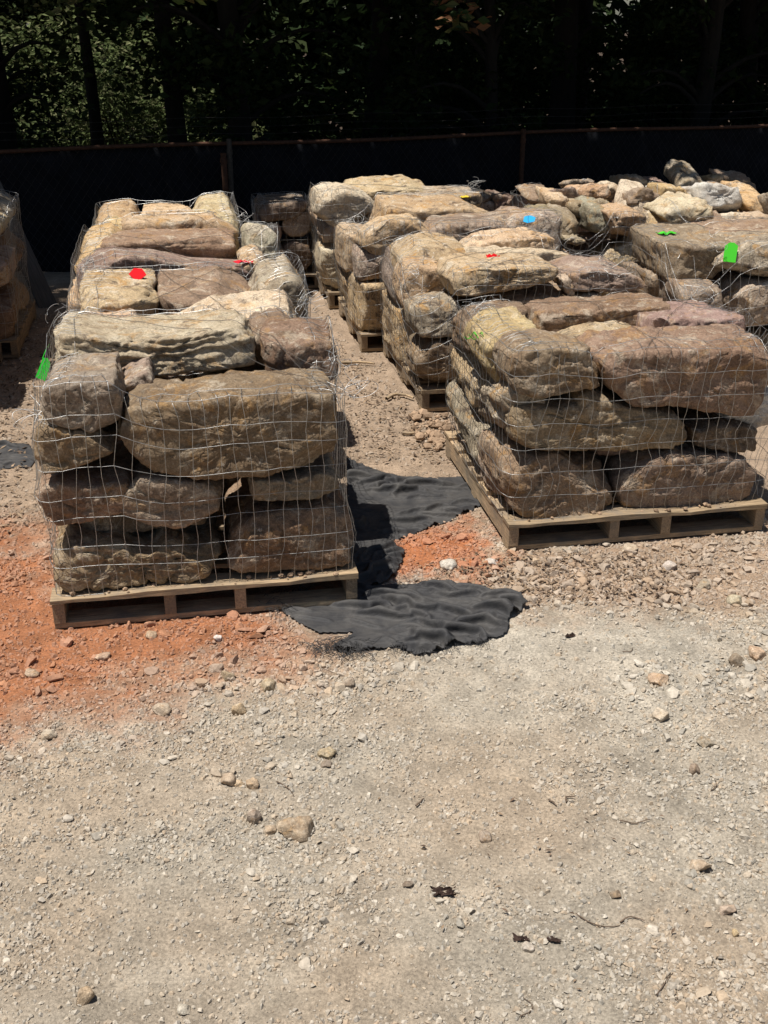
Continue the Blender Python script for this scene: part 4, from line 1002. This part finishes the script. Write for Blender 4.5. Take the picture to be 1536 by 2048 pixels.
# ------------------------------------------------------------------ larger loose stones, each on its own
def loose(label, x, y, w, h, col, seed, e=.5):
    g = ground(x, y + h * .5); sc = np.linalg.norm(g - CAMP) / FOC
    W, H = w * sc, h * sc * 1.0
    u, v, _ = rowpt(g); zg = float(gz(g[0], g[1]))
    r_ = np.random.default_rng(seed); n = 9
    t = np.linspace(0, 2 * math.pi, n, endpoint=False) + r_.uniform(-.2, .2, n)
    up_ = .26 if w > 70 else .16
    poly = np.stack([u + np.cos(t) * W / 2 * r_.uniform(.85, 1.08, n), zg + H * up_ + np.sin(t) * H * .46 * r_.uniform(.8, 1.12, n)], -1)
    return boulder(label, poly, v, v + W * .8, col, seed, None, 'loose_stone', 'stone', 'larger loose stones on the gravel', rough=W * .05, e=.35, res=W * .075, chops=18, cut=(.62, .9))
LS = [('tan rock with orange crown, largest loose rock in the foreground gravel', 593, 1652, 80, 50, 'orange'), ('small tan stone touching the left of the orange crowned rock', 541, 1650, 30, 24, 'tan'),
      ('rust red stone among pale gravel below the front left stack', 478, 1408, 34, 40, 'ochre'), ('grey angular stone up left of the orange crowned rock', 508, 1622, 34, 38, 'grey'),
      ('left tan stone of the close trio under the rust red stone', 455, 1548, 38, 34, 'tan'), ('right tan stone of the close trio under the rust red stone', 505, 1551, 28, 34, 'tan'), ('small pinkish stone in the middle of the close trio', 478, 1556, 26, 20, 'orange'),
      ('pale stone half buried at the left below the red clay', 98, 1468, 42, 26, 'pale'), ('round pale stone with tan neighbour at right', 1330, 1424, 42, 34, 'pale'),
      ('orange tinged flat stone at the right above the round pale stone', 1325, 1358, 50, 30, 'orange'), ('grey rounded stone near the right edge below the pale round one', 1417, 1480, 34, 26, 'grey'),
      ('brown shard standing at the right edge of the gravel', 1480, 1310, 30, 36, 'brown'), ('tan rock at the far right edge beside the brown shard', 1522, 1300, 44, 36, 'orange'),
      ('grey stone right of the fabric fringe in pale gravel', 700, 1358, 30, 34, 'grey'), ('wide tan stone below left of the grey stone by the fabric', 655, 1500, 46, 32, 'tan'), ('dark slate chip under the wide tan stone', 655, 1522, 28, 18, 'dark'),
      ('tan stone at the upper end of the stone trail under the fabric tail', 540, 1368, 48, 30, 'tan'), ('pale stone left of the trail under the clay edge', 325, 1415, 40, 28, 'pale'), ('tan block in the trail just left of the rust red stone', 455, 1345, 40, 30, 'tan'),
      ('two toned tan and black stone at the lower left', 170, 1986, 38, 40, 'tan'), ('white stone in the lower left gravel near the bottom', 366, 2008, 30, 24, 'white'),
      ('dark green grey chip left of centre right in the foreground', 818, 1761, 26, 20, 'dark'), ('brown upright chip in the right foreground gravel', 1236, 1783, 22, 26, 'brown'), ('brick red chip in the lower right gravel', 1475, 1862, 18, 18, 'ochre'),
      ('pale lumpy rock in the right foreground gravel', 1408, 1726, 42, 36, 'pale'), ('pale rounded rock right of the brown upright chip', 1462, 1817, 34, 30, 'pale'), ('pale oval stone low in the right foreground', 1120, 2004, 34, 22, 'white'),
      ('tan square stone on the dirt right of centre', 1394, 1530, 26, 28, 'brown'), ('cream stone beside the dark leaf clump in the foreground', 1057, 1890, 28, 20, 'white'), ('pale stone left of the bottom centre gravel patch', 976, 1665, 28, 26, 'grey'),
      ('white cracked stone on the orange clay between the stacks', 905, 1130, 46, 22, 'white'), ('white flat stone near the orange clay, right of the cracked one', 985, 1120, 36, 16, 'white'), ('orange clay stone in front of the front right pallet', 1075, 1118, 28, 16, 'orange'),
      ('big pale stone in front of the front right pallet', 1350, 1125, 44, 26, 'white'), ('tan stone at the front right pallet foot', 1265, 1095, 44, 20, 'pale'), ('grey lump in the stony band at the right', 1415, 1160, 40, 26, 'grey'), ('pale lump right of the grey lump in the stony band', 1480, 1195, 46, 26, 'pale'),
      ('clay coated stone in front of the front left pallet corner', 205, 1310, 40, 22, 'orange'), ('pinkish clay stone in the middle of the red clay', 300, 1268, 30, 16, 'orange'), ('white pebble rock under the front left pallet right half', 435, 1272, 22, 20, 'white'), ('flat tan stone in the red clay at the left edge', 60, 1345, 36, 18, 'tan')]
for k, (lab, x, y, w, h, c) in enumerate(LS): loose(lab, x, y, w, h, c, 900 + k)

# soil crumbs on the pallet fronts
def crumbs(label, u0, u1, v0, v1, z, n, seed, s0=.006, s1=.03):
    r_ = np.random.default_rng(seed)
    u = r_.uniform(u0, u1, n); v = r_.uniform(v0, v1, n); s = s0 * (s1 / s0) ** (r_.uniform(0, 1, n) ** 2)
    P = ICO[None] * (1 + r_.uniform(-.25, .25, (n, 12, 1))) * s[:, None, None] / 2 * np.array([1, 1, .7])
    P = P + np.stack([u, v, z + s * .2], -1)[:, None]
    W_ = A0 + P[..., 0:1] * U + P[..., 1:2] * V + P[..., 2:3] * np.array([0, 0, 1.])
    c = np.array([.30, .21, .14]) * r_.uniform(.7, 1.3, (n, 1))
    F = (ICF[None] + (np.arange(n) * 12)[:, None, None]).reshape(-1, 3)
    return tag(obj('soil_crumbs', mesh_np('soil_crumbs', W_.reshape(-1, 3), F, False, np.repeat(c, 12, 0), M_GRAVEL)), label, None, None, 'stuff')
crumbs('soil crumbs along the front board of the front left pallet', .05, 1.1, .0, .08, .122, 110, 1, .003, .03)
crumbs('soil crumbs along the front board of the front right pallet', 1.86, 2.97, .34, .42, .122, 100, 2, .003, .03)
crumbs('broken dirt clods by the second right row pallet corner', 1.72, 1.98, 1.55, 2.12, .0, 130, 3, .015, .07)

# dry leaf litter
def litter(label, poly, n, seed, size=.02, name='leaf_litter', z=.004, cols=((.16, .11, .075), (.24, .17, .11), (.10, .07, .05), (.30, .22, .15))):
    r_ = np.random.default_rng(seed); G = np.array(gpoly(poly)); lo, hi_ = G.min(0), G.max(0)
    x = r_.uniform(lo[0], hi_[0], n * 3); y = r_.uniform(lo[1], hi_[1], n * 3)
    x = np.where(np.any([pdist(gpoly(pg), x, y) > .01 for pg in FAB_OUT[:3]], axis=0), 1e6, x)
    k = (pdist(G, x, y) + .06 * fbm(np.stack([x * 5, y * 5, x * 0], -1), seed, 3) > r_.uniform(-.05, .12, len(x))).nonzero()[0][:n]
    x, y = x[k], y[k]; m = len(k); s = size * r_.uniform(.5, 1.5, m)
    Q = np.array([(-1, 0, 0), (0, -.35, .12), (1, 0, 0), (0, .35, .12)])
    P = Q[None] * s[:, None, None]; a = r_.uniform(0, 6.28, m); tl = r_.normal(0, .5, m)
    yy = P[..., 1]; zz = P[..., 2] + P[..., 0] * np.sin(tl)[:, None] * .6
    X = P[..., 0] * np.cos(a)[:, None] - yy * np.sin(a)[:, None] + x[:, None]; Y = P[..., 0] * np.sin(a)[:, None] + yy * np.cos(a)[:, None] + y[:, None]
    Zq = zz + (gz(x, y) + z + r_.uniform(0, .012, m))[:, None]
    c = np.array(cols)[r_.integers(0, len(cols), m)] * r_.uniform(.8, 1.2, (m, 1))
    F = np.arange(m * 4).reshape(-1, 4)
    return tag(obj(name, mesh_np(name, np.stack([X, Y, Zq], -1).reshape(-1, 3), F, False, np.repeat(c, 4, 0), M_LITTER)), label, None, None, 'stuff')
litter('brown leaf and bark litter in front of the front right pallet', [(840, 1130), (1030, 1100), (1300, 1105), (1420, 1160), (1330, 1200), (1140, 1215), (960, 1190)], 1000, 1, .012)
litter('dry litter on the aisle between the rows', [(640, 660), (720, 720), (900, 880), (940, 930), (700, 930), (690, 760)], 900, 2, .014)
litter('dry litter on the ground left of the left row', [(-200, 640), (110, 680), (70, 900), (70, 1060), (-300, 1080)], 1800, 3, .016)
litter('scattered dry leaf bits over the foreground gravel', [(700, 1560), (1450, 1580), (1500, 2040), (860, 2040)], 45, 4, .008)

# twigs, dark leaf clumps, sticks
def twig(label, x, y, L, ang, seed, r=.0022, mat=None, name='twig', cat='twig'):
    g = ground(x, y); r_ = np.random.default_rng(seed); t = np.linspace(0, 1, 9)
    b = r_.normal() * .25
    q = np.stack([np.cos(ang) * (t - .5) * L - np.sin(ang) * b * L * np.sin(t * 3.1), np.sin(ang) * (t - .5) * L + np.cos(ang) * b * L * np.sin(t * 3.1), np.zeros(9)], -1)
    q[:, 2] = gz(g[0] + q[:, 0], g[1] + q[:, 1]) + r * 1.6 + .004 * np.abs(np.sin(t * 5 + seed))
    mb = MB(); mb.tube(q, r * np.linspace(1, .5, 9), 5)
    o = obj(name, mb.mesh(name, mat or M_TWIG, True), None, (g[0], g[1], 0)); return tag(o, label, cat, 'twigs on the ground')
twig('bent twig lying right of the stone trio in the left gravel', 570, 1570, .08, -.8, 1)
twig('straight dark twig on the tan dirt right of centre', 1105, 1605, .035, -1.0, 2, .003)
twig('short stubby twig beside the straight dark twig', 1142, 1600, .035, .7, 3, .0035)
twig('long thin twig lying level in the right foreground', 1270, 1640, .085, .05, 4)
twig('forked looking dark twig right of centre foreground', 1200, 1835, .12, -.25, 5, .002)
twig('pair partner twig pointing level beside the brown chip', 1265, 1842, .06, -.05, 6)
twig('twig curling below the dark leaf clump on the left', 840, 1600, .04, .9, 7, .003)
twig('thin upright seeming twig at the bottom centre', 1042, 2010, .06, 1.4, 8, .0016)
twig('thin twig near the right edge by the tan square stone', 1425, 1565, .06, 1.2, 9, .0018)
twig('short twig on pale dust below the front right pallet', 1255, 1300, .05, .6, 10, .002)
twig('curled dark root at the lower right', 1330, 1965, .09, .9, 11, .0018)
tw = twig('pale split stick on the aisle beside the front right pallet', 845, 868, .22, -.25, 12, .010, M_WOOD, 'stick', 'stick')
twig('short broken board end by the second right row pallet', 800, 800, .16, .05, 13, .012, M_WOOD, 'stick', 'stick')
twig('pale board scrap lying on the aisle by the left row', 715, 730, .22, .0, 14, .012, M_WOOD, 'stick', 'stick')
def leafclump(label, x, y, s, seed):
    g = ground(x, y); r_ = np.random.default_rng(seed); n = 12
    gg = np.linspace(-1, 1, n); X, Y = np.meshgrid(gg, gg); X = X.ravel(); Y = Y.ravel()
    rr = fbm(np.stack([X * 1.6, Y * 1.6, np.full(n * n, seed)], -1), seed, 3)
    P = np.stack([X * s * (1 + .4 * rr), Y * s * .5 * (1 + .3 * rr), np.abs(rr) * s * .7 + .004 + gz(g[0] + X * s, g[1] + Y * s)], -1)
    ii = (np.arange(n - 1)[:, None] * n + np.arange(n - 1)[None, :]).ravel()
    F = np.stack([ii, ii + 1, ii + n + 1, ii + n], -1); F = F[np.abs(rr[F].mean(1)) < .75]
    c = np.tile(np.array([(.055, .035, .028)]), (n * n, 1))
    o = obj('dead_leaf', mesh_np('dead_leaf', P, F, False, c, M_LITTER), None, (g[0], g[1], 0), r_.uniform(-.4, .4)); tag(o, label, 'leaf')
leafclump('dark shrivelled leaf in the centre foreground gravel', 888, 1780, .028, 1)
leafclump('smaller dark leaf beside the cream stone at lower right', 1042, 1876, .018, 2)
leafclump('dark crumpled leaf right of the cream stone', 1108, 1880, .016, 3)
leafclump('dark leaf scrap on the pale dust below the fabric right end', 1140, 1272, .018, 4)

# ------------------------------------------------------------------ planks leaning in the shade at the left
def plank(label, p, q, w, th):
    p, q = np.array(p, float), np.array(q, float); d = q - p; L = np.linalg.norm(d)
    mb = MB(); mb.box(-w / 2, w / 2, -th / 2, th / 2, 0, L)
    o = obj('plank', mb.mesh('plank', M_PLANK), None, p); o.rotation_mode = 'QUATERNION'; o.rotation_quaternion = Vector(d).to_track_quat('Z', 'Y')
    md = o.modifiers.new('edge', 'BEVEL'); md.width = .004; md.segments = 1
    tag(o, label, 'plank', 'planks leaning in the shade')
b0 = world_pt(-.50, 5.2, 0); 
plank('wide dark plank leaning at the left edge in the shade', b0 + np.array([0, 0, -.02]), world_pt(-.98, 6.05, .98), .15, .03)
plank('second dark plank leaning further left in the shade', world_pt(-.72, 5.15, -.02), world_pt(-1.3, 6.0, .98), .14, .03)

# ------------------------------------------------------------------ chain link fence with black screen
FP0, FP1 = np.array([-3.67, 11.0]), np.array([4.55, 13.95]); fd = (FP1 - FP0) / np.linalg.norm(FP1 - FP0); fn = np.array([-fd[1], fd[0]])
RAIL = .90
def fpt(s, off, z): p = FP0 + fd * s + fn * off; return np.array([p[0], p[1], z])
def post_s(px, py):
    d = ray(px, py)[:2]; M = np.array([[d[0], -fd[0]], [d[1], -fd[1]]]); return np.linalg.solve(M, FP0)[1]
fe = bpy.data.objects.new('chain_link_fence', None); COL.objects.link(fe); fo = fpt(0, 0, -.6); fe.location = fo
tag(fe, 'chain link fence with black screen cloth and rusty top rail behind the stacks', 'fence')
S0, S1 = -4.0, 14.0
def fpart(name, mb, mat): return obj(name, mb.mesh(name, mat, True), fe)
ss = np.linspace(S0, S1, 60)
mb = MB(); mb.tube(np.array([fpt(s, 0, RAIL + .012 * math.sin(s * 1.3)) for s in ss]) - fo, .021, 8); fpart('top_rail', mb, M_RUST)
for px_, m_, rad_ in ((457, M_POST, .026), (1043, M_RUST, .028)):
    s = post_s(px_, 290); mb = MB(); mb.tube(np.array([fpt(s, -.03, z) for z in (-.62, 0, RAIL - .02, RAIL + .05)]) - fo, rad_, 10); fpart('post', mb, m_)
    mb = MB(); mb.tube(np.array([fpt(s, -.03, z) for z in (RAIL - .10, RAIL - .05)]) - fo, rad_ + .006, 10); fpart('clamp_band', mb, m_)
for s in (S0, -1.2, 12.4):
    mb = MB(); mb.tube(np.array([fpt(s, -.03, z) for z in (-.62, RAIL + .05)]) - fo, .026, 8); fpart('post', mb, M_POST)
s = post_s(440, 310); mb = MB(); mb.tube(np.array([fpt(s + (.02 * (1 - (z + .6) / 1.5)), -.16, z) for z in (-.62, .2, RAIL - .07)]) - fo, .030, 10)
mb.tube(np.array([fpt(s, -.16, z) for z in (RAIL - .16, RAIL - .12)]) - fo, .037, 10)
po = obj('rusty_pipe', mb.mesh('rusty_pipe', M_RUST, True), None, fo); tag(po, 'short rusty red pipe standing in front of the fence', 'pipe')
# screen: a slack cloth behind the links
ns, nz = 240, 16
SS, ZZ = np.meshgrid(np.linspace(S0, S1, ns), np.linspace(-.66, RAIL - .015, nz))
off = .05 + .02 * fbm(np.stack([SS.ravel() * 1.5, ZZ.ravel() * 2, np.zeros(SS.size)], -1), 71, 3)
P = np.stack([FP0[0] + fd[0] * SS.ravel() + fn[0] * off, FP0[1] + fd[1] * SS.ravel() + fn[1] * off, ZZ.ravel()], -1) - fo
ii = (np.arange(nz - 1)[:, None] * ns + np.arange(ns - 1)[None, :]).ravel()
so = obj('screen_cloth', mesh_np('screen_cloth', P, np.stack([ii, ii + 1, ii + ns + 1, ii + ns], -1), True, None, M_SCREEN), fe)
md = so.modifiers.new('thickness', 'SOLIDIFY'); md.thickness = .002
mb = MB(); sp = .085
for s in np.arange(S0, S1 + 1.6, sp):
    for sg in (-1, 1):
        a = fpt(s if sg > 0 else s, .0, -.62); b = fpt(s + sg * 1.2, .0, RAIL + .03)
        jit = rng.normal(0, .004, 3)
        if S0 <= s + sg * 1.2 <= S1: mb.tube(np.array([a, (a + b) / 2 + jit, b]) - fo, .0016, 4)
lk = fpart('chain_links', mb, M_CHAIN); lk['kind'] = 'stuff'
for h in (.10, .17, .25):
    mb = MB(); mb.tube(np.array([fpt(s, .02 + h * .4, RAIL + h - .02 * math.sin(s * 1.7) ** 2) for s in ss]) - fo, .0016, 4)
    fpart('barbed_strand', mb, M_CHAIN)

# ------------------------------------------------------------------ woods
def leaves(n, blobs, size, cols, seed, flat=.5):
    """many small bent leaves spread through ellipsoid clumps"""
    r_ = np.random.default_rng(seed); blobs = np.asarray(blobs, float)
    vol = np.prod(blobs[:, 3:], axis=1) ** .67; k = r_.choice(len(blobs), n, p=vol / vol.sum())
    d = r_.normal(size=(n, 3)); d /= np.linalg.norm(d, axis=1)[:, None]; rad = r_.uniform(0, 1, n) ** .45
    c = blobs[k, :3] + d * rad[:, None] * blobs[k, 3:]
    s = size * r_.uniform(.6, 1.4, n)
    Q = np.array([(-1, 0, 0), (-.1, -.55, .1), (1, 0, -.25), (-.1, .55, .1)])
    ax = r_.normal(size=(n, 3)); ax[:, 2] *= flat; ax /= np.linalg.norm(ax, axis=1)[:, None]
    nr = r_.normal(size=(n, 3)) * .8 + np.array([0, 0, 1.0]); bi = np.cross(nr, ax); bi /= np.linalg.norm(bi, axis=1)[:, None] + 1e-9; nr = np.cross(ax, bi)
    P = c[:, None] + s[:, None, None] / 2 * (Q[None, :, 0:1] * ax[:, None] + Q[None, :, 1:2] * bi[:, None] + Q[None, :, 2:3] * nr[:, None])
    cc = np.array(cols)[r_.integers(0, len(cols), n)] * r_.uniform(.7, 1.3, (n, 1))
    return P.reshape(-1, 3), np.arange(n * 4).reshape(-1, 4), np.repeat(cc, 4, 0)
SHADE_GREEN = [(.018, .032, .011), (.024, .042, .014), (.014, .026, .010), (.032, .046, .015)]  # shaded leaves: gloom of the wood put into the colour
SUN_GREEN = [(.10, .13, .05), (.13, .16, .065), (.06, .085, .03), (.17, .18, .09)]  # sunlit leaves: brightness of the sun put into the colour
def tree(label, x, y, h, r0, crown_z, crown_r, n, seed, size=.30, cols=SHADE_GREEN, low=None, shift=(0, 0), spray=None):
    r_ = np.random.default_rng(seed); z0 = float(gz(np.array([x]), np.array([y]))[0]) - .05
    e = bpy.data.objects.new('tree', None); COL.objects.link(e); e.location = (x, y, z0); tag(e, label, 'tree', 'trees of the dark wood behind the fence')
    t = np.linspace(0, 1, 14); bend = r_.normal(size=2) * .25
    C = np.stack([bend[0] * np.sin(t * 2.2) + .05 * np.sin(t * 9), bend[1] * np.sin(t * 2.2), t * h], -1)
    mb = MB(); mb.tube(C, r0 * (1 - .75 * t) * (1 + .5 * np.exp(-t * 14)), 10)
    blobs = []
    for k in range(11):
        q = r_.uniform(crown_z / h, .98); a = r_.uniform(0, 6.28); L = crown_r * r_.uniform(.45, .95) * (1.15 - q * .5)
        p = np.array([np.interp(q, t, C[:, 0]), np.interp(q, t, C[:, 1]), q * h])
        d = np.array([math.cos(a), math.sin(a), .25]) * L; d[:2] += np.array(shift) * .6
        tt = np.linspace(0, 1, 6)[:, None]; mb.tube(p + d * tt + np.array([0, 0, .3]) * tt ** 2, r0 * .28 * (1 - .8 * tt[:, 0]), 6)
        ce = p + d * .8
        blobs.append((*ce, crown_r * .42, crown_r * .42, crown_r * .26)); blobs.append((*(p + d * .4), crown_r * .38, crown_r * .38, crown_r * .26))
    P, F, c = leaves(n, blobs, size, cols, seed + 50)
    if low:
        P2, F2, c2 = leaves(len(low) * 150, low, .24, cols, seed + 51)
        F = np.concatenate([F, F2 + len(P)]); P = np.concatenate([P, P2]); c = np.concatenate([c, c2])
    if spray:
        P2, F2, c2 = leaves(len(spray) * 85, spray, .13, cols, seed + 52)
        F = np.concatenate([F, F2 + len(P)]); P = np.concatenate([P, P2]); c = np.concatenate([c, c2])
        low = list(low) + [q for q in spray for _ in range(4)]
    if low:
        for q in low[::4]:                            # boughs that carry the clumps
            p0 = np.array([np.interp(min(.8, q[2] / h * .85), t, C[:, 0]), np.interp(min(.8, q[2] / h * .85), t, C[:, 1]), min(.8 * h, q[2] * .85)]); tt = np.linspace(0, 1, 6)[:, None]
            mb.tube(p0 + (np.array(q[:3]) - p0) * tt + np.array([0, 0, .25]) * np.sin(tt * 3.1), .045 * (1 - .8 * tt[:, 0]), 5)
    obj('trunk', mb.mesh('trunk', M_BARK, True), e)
    obj('crown', mesh_np('crown', P, F, False, c, M_LEAF), e)
    return e
def shade_line(u): return np.interp(u, [-6, -.45, -.30, .0, 1.1, 1.3, 1.9, 2.0, 2.9, 3.1, 5.2, 5.6, 9], [3.1, 3.2, 4.2, 5.1, 5.05, 4.6, 4.6, 5.85, 5.9, 5.0, 5.0, 4.4, 4.0])
LOWSPRAY = []; SHELF = []                                        # leaf clumps of the boughs that overhang the fence, laid out to throw shade
r_ = np.random.default_rng(21)
for su in np.arange(-6.5, 9.5, .72):
    for sv in np.arange(3.2, 13, .72):
        z = 5.2 + r_.normal() * .5 + .12 * max(0, sv - 6)
        a, b = su + r_.normal() * .15, sv + r_.normal() * .15
        if b - .58 < shade_line(a): continue
        w_ = world_pt(a - SUN_ROW[0] * z, b - SUN_ROW[1] * z, z); SHELF.append(w_)
for sx in np.arange(-9, 10, .8):                   # unseen leaf skirts added above the picture to block sky light
    for z in (3.1, 3.9, 4.6):
        SHELF.append(np.array([sx + r_.normal() * .2, 14.6 + .3 * sx + r_.normal() * .5, z + r_.normal() * .15]))
for k in range(85):                                # low sprays that break up the trunks
    sx = r_.uniform(-7, 7); LOWSPRAY.append(np.array([sx, 13.9 + .32 * sx + abs(r_.normal()) * 1.5, r_.uniform(.5, 2.9)]))
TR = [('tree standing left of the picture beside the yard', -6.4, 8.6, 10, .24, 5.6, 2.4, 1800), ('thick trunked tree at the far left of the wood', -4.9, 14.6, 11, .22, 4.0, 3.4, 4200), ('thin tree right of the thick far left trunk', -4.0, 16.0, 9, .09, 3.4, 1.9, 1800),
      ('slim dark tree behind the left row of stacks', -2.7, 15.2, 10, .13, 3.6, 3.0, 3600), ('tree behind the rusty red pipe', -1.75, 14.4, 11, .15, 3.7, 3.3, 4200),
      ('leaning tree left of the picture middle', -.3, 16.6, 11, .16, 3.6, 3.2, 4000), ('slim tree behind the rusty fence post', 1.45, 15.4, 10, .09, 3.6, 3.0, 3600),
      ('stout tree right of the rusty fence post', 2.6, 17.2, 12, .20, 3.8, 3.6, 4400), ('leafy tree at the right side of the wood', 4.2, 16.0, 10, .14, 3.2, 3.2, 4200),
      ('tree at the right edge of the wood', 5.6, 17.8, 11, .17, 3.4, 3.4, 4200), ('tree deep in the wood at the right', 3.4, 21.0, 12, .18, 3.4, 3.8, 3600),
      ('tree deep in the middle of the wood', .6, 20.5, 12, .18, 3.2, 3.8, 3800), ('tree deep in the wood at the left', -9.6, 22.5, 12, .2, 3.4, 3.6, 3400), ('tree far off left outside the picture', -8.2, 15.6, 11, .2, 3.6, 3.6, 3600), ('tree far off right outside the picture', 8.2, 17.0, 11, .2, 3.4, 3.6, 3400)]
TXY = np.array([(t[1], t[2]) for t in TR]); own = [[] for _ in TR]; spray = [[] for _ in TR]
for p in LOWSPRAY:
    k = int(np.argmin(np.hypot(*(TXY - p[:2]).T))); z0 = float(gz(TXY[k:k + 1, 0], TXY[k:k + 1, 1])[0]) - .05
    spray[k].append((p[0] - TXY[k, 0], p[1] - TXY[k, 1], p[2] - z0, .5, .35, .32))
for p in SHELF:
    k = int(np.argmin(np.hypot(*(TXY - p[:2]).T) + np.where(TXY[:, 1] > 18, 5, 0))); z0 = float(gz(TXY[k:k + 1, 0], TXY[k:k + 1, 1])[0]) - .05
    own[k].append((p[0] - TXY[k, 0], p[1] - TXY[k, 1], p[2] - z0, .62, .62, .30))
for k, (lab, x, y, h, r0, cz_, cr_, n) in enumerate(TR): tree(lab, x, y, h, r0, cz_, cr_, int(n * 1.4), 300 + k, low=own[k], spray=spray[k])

# low branches hanging into the picture, sun leaks painted into their leaf colours
def branch(label, P0, P1, n, size, cols, seed, rad=.5):
    P0, P1 = np.array(P0, float), np.array(P1, float); t = np.linspace(0, 1, 8)[:, None]
    C = P0 + (P1 - P0) * t + np.array([0, 0, -.25]) * t ** 2
    e = bpy.data.objects.new('hanging_branch', None); COL.objects.link(e); e.location = P0; tag(e, label, 'branch')
    mb = MB(); mb.tube(C - P0, .016 * (1.1 - t[:, 0]), 5)
    bl = [(*(C[k] - P0), rad, rad * .8, rad * .45) for k in (3, 5, 6, 7)]
    obj('stem', mb.mesh('stem', M_BARK, True), e)
    Pq, F, c = leaves(n, bl, size, cols, seed, .3); obj('foliage', mesh_np('foliage', Pq, F, False, c, M_LEAF), e)
branch('branch with sunlight painted into its leaves hanging in at the top left of centre', (-2.3, 13.3, 3.2), (-1.75, 11.3, 2.55), 160, .16, [(.16, .22, .07), (.10, .16, .05), (.22, .16, .06)], 1, .26)
branch('dim branch with russet leaves hanging in at the top centre', (.2, 14.0, 3.3), (.82, 12.1, 2.3), 150, .13, [(.09, .10, .04), (.20, .10, .05), (.05, .08, .03)], 2, .30)
branch('green leaved branch at the top left corner', (-3.8, 14.2, 3.0), (-3.2, 12.4, 2.5), 260, .13, SUN_GREEN, 3, .4)

# understorey shrubs
SH = [('sunlit bush in the clearing behind the left of the fence', -4.3, 19.5, 1.5, 2.4, 5200, SUN_GREEN), ('second sunlit bush in the clearing nearer the pipe', -2.9, 18.2, 1.0, 1.6, 3200, SUN_GREEN), ('tall sunlit bush at the back of the clearing', -5.6, 21.8, 1.8, 3.2, 5200, SUN_GREEN),
      ('dark shrub behind the fence left of the pipe', -1.6, 16.6, 1.0, 2.0, 2600, SHADE_GREEN), ('dark shrub behind the fence in the middle', .3, 18.2, 1.4, 2.2, 3400, SHADE_GREEN), ('dark shrub behind the rusty post', 1.9, 19.0, 1.5, 2.3, 3400, SHADE_GREEN),
      ('broad dark shrub at the right of the wood', 4.1, 18.6, 1.6, 2.6, 4200, SHADE_GREEN), ('dark shrub at the right edge of the wood', 5.9, 16.8, 1.4, 2.6, 3800, SHADE_GREEN), ('dark shrub at the left edge of the wood', -6.4, 17.4, 1.2, 2.0, 2600, SHADE_GREEN)]
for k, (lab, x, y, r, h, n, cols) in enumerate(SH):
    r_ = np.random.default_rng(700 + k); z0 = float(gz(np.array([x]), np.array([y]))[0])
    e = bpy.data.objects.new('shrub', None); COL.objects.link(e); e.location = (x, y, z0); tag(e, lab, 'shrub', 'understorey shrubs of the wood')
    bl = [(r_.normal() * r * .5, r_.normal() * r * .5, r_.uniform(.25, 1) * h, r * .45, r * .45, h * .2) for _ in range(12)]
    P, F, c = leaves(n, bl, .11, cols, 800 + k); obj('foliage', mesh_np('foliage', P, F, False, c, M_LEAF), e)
    mb = MB()
    for q in range(7):
        a = r_.uniform(0, 6.28); t = np.linspace(0, 1, 6)[:, None]
        mb.tube(np.array([math.cos(a) * r * .6, math.sin(a) * r * .6, h * .95]) * t, .02 * (1.1 - t[:, 0]), 5)
    obj('stems', mb.mesh('stems', M_BARK, True), e)
r_ = np.random.default_rng(5)
bl = [(r_.uniform(-22, 22), r_.uniform(24, 31), r_.uniform(-.5, 8), 2.0, 1.2, 1.3) for _ in range(260)] + [(r_.uniform(-20, 20), r_.uniform(27, 31), r_.uniform(-.8, 3), 2.0, 1.0, .8) for _ in range(170)]
P, F, c = leaves(64000, bl, .44, SHADE_GREEN, 77)
tag(obj('distant_woods', mesh_np('distant_woods', P, F, False, c, M_LEAF)), 'dense dark foliage deep in the wood', None, None, 'stuff')
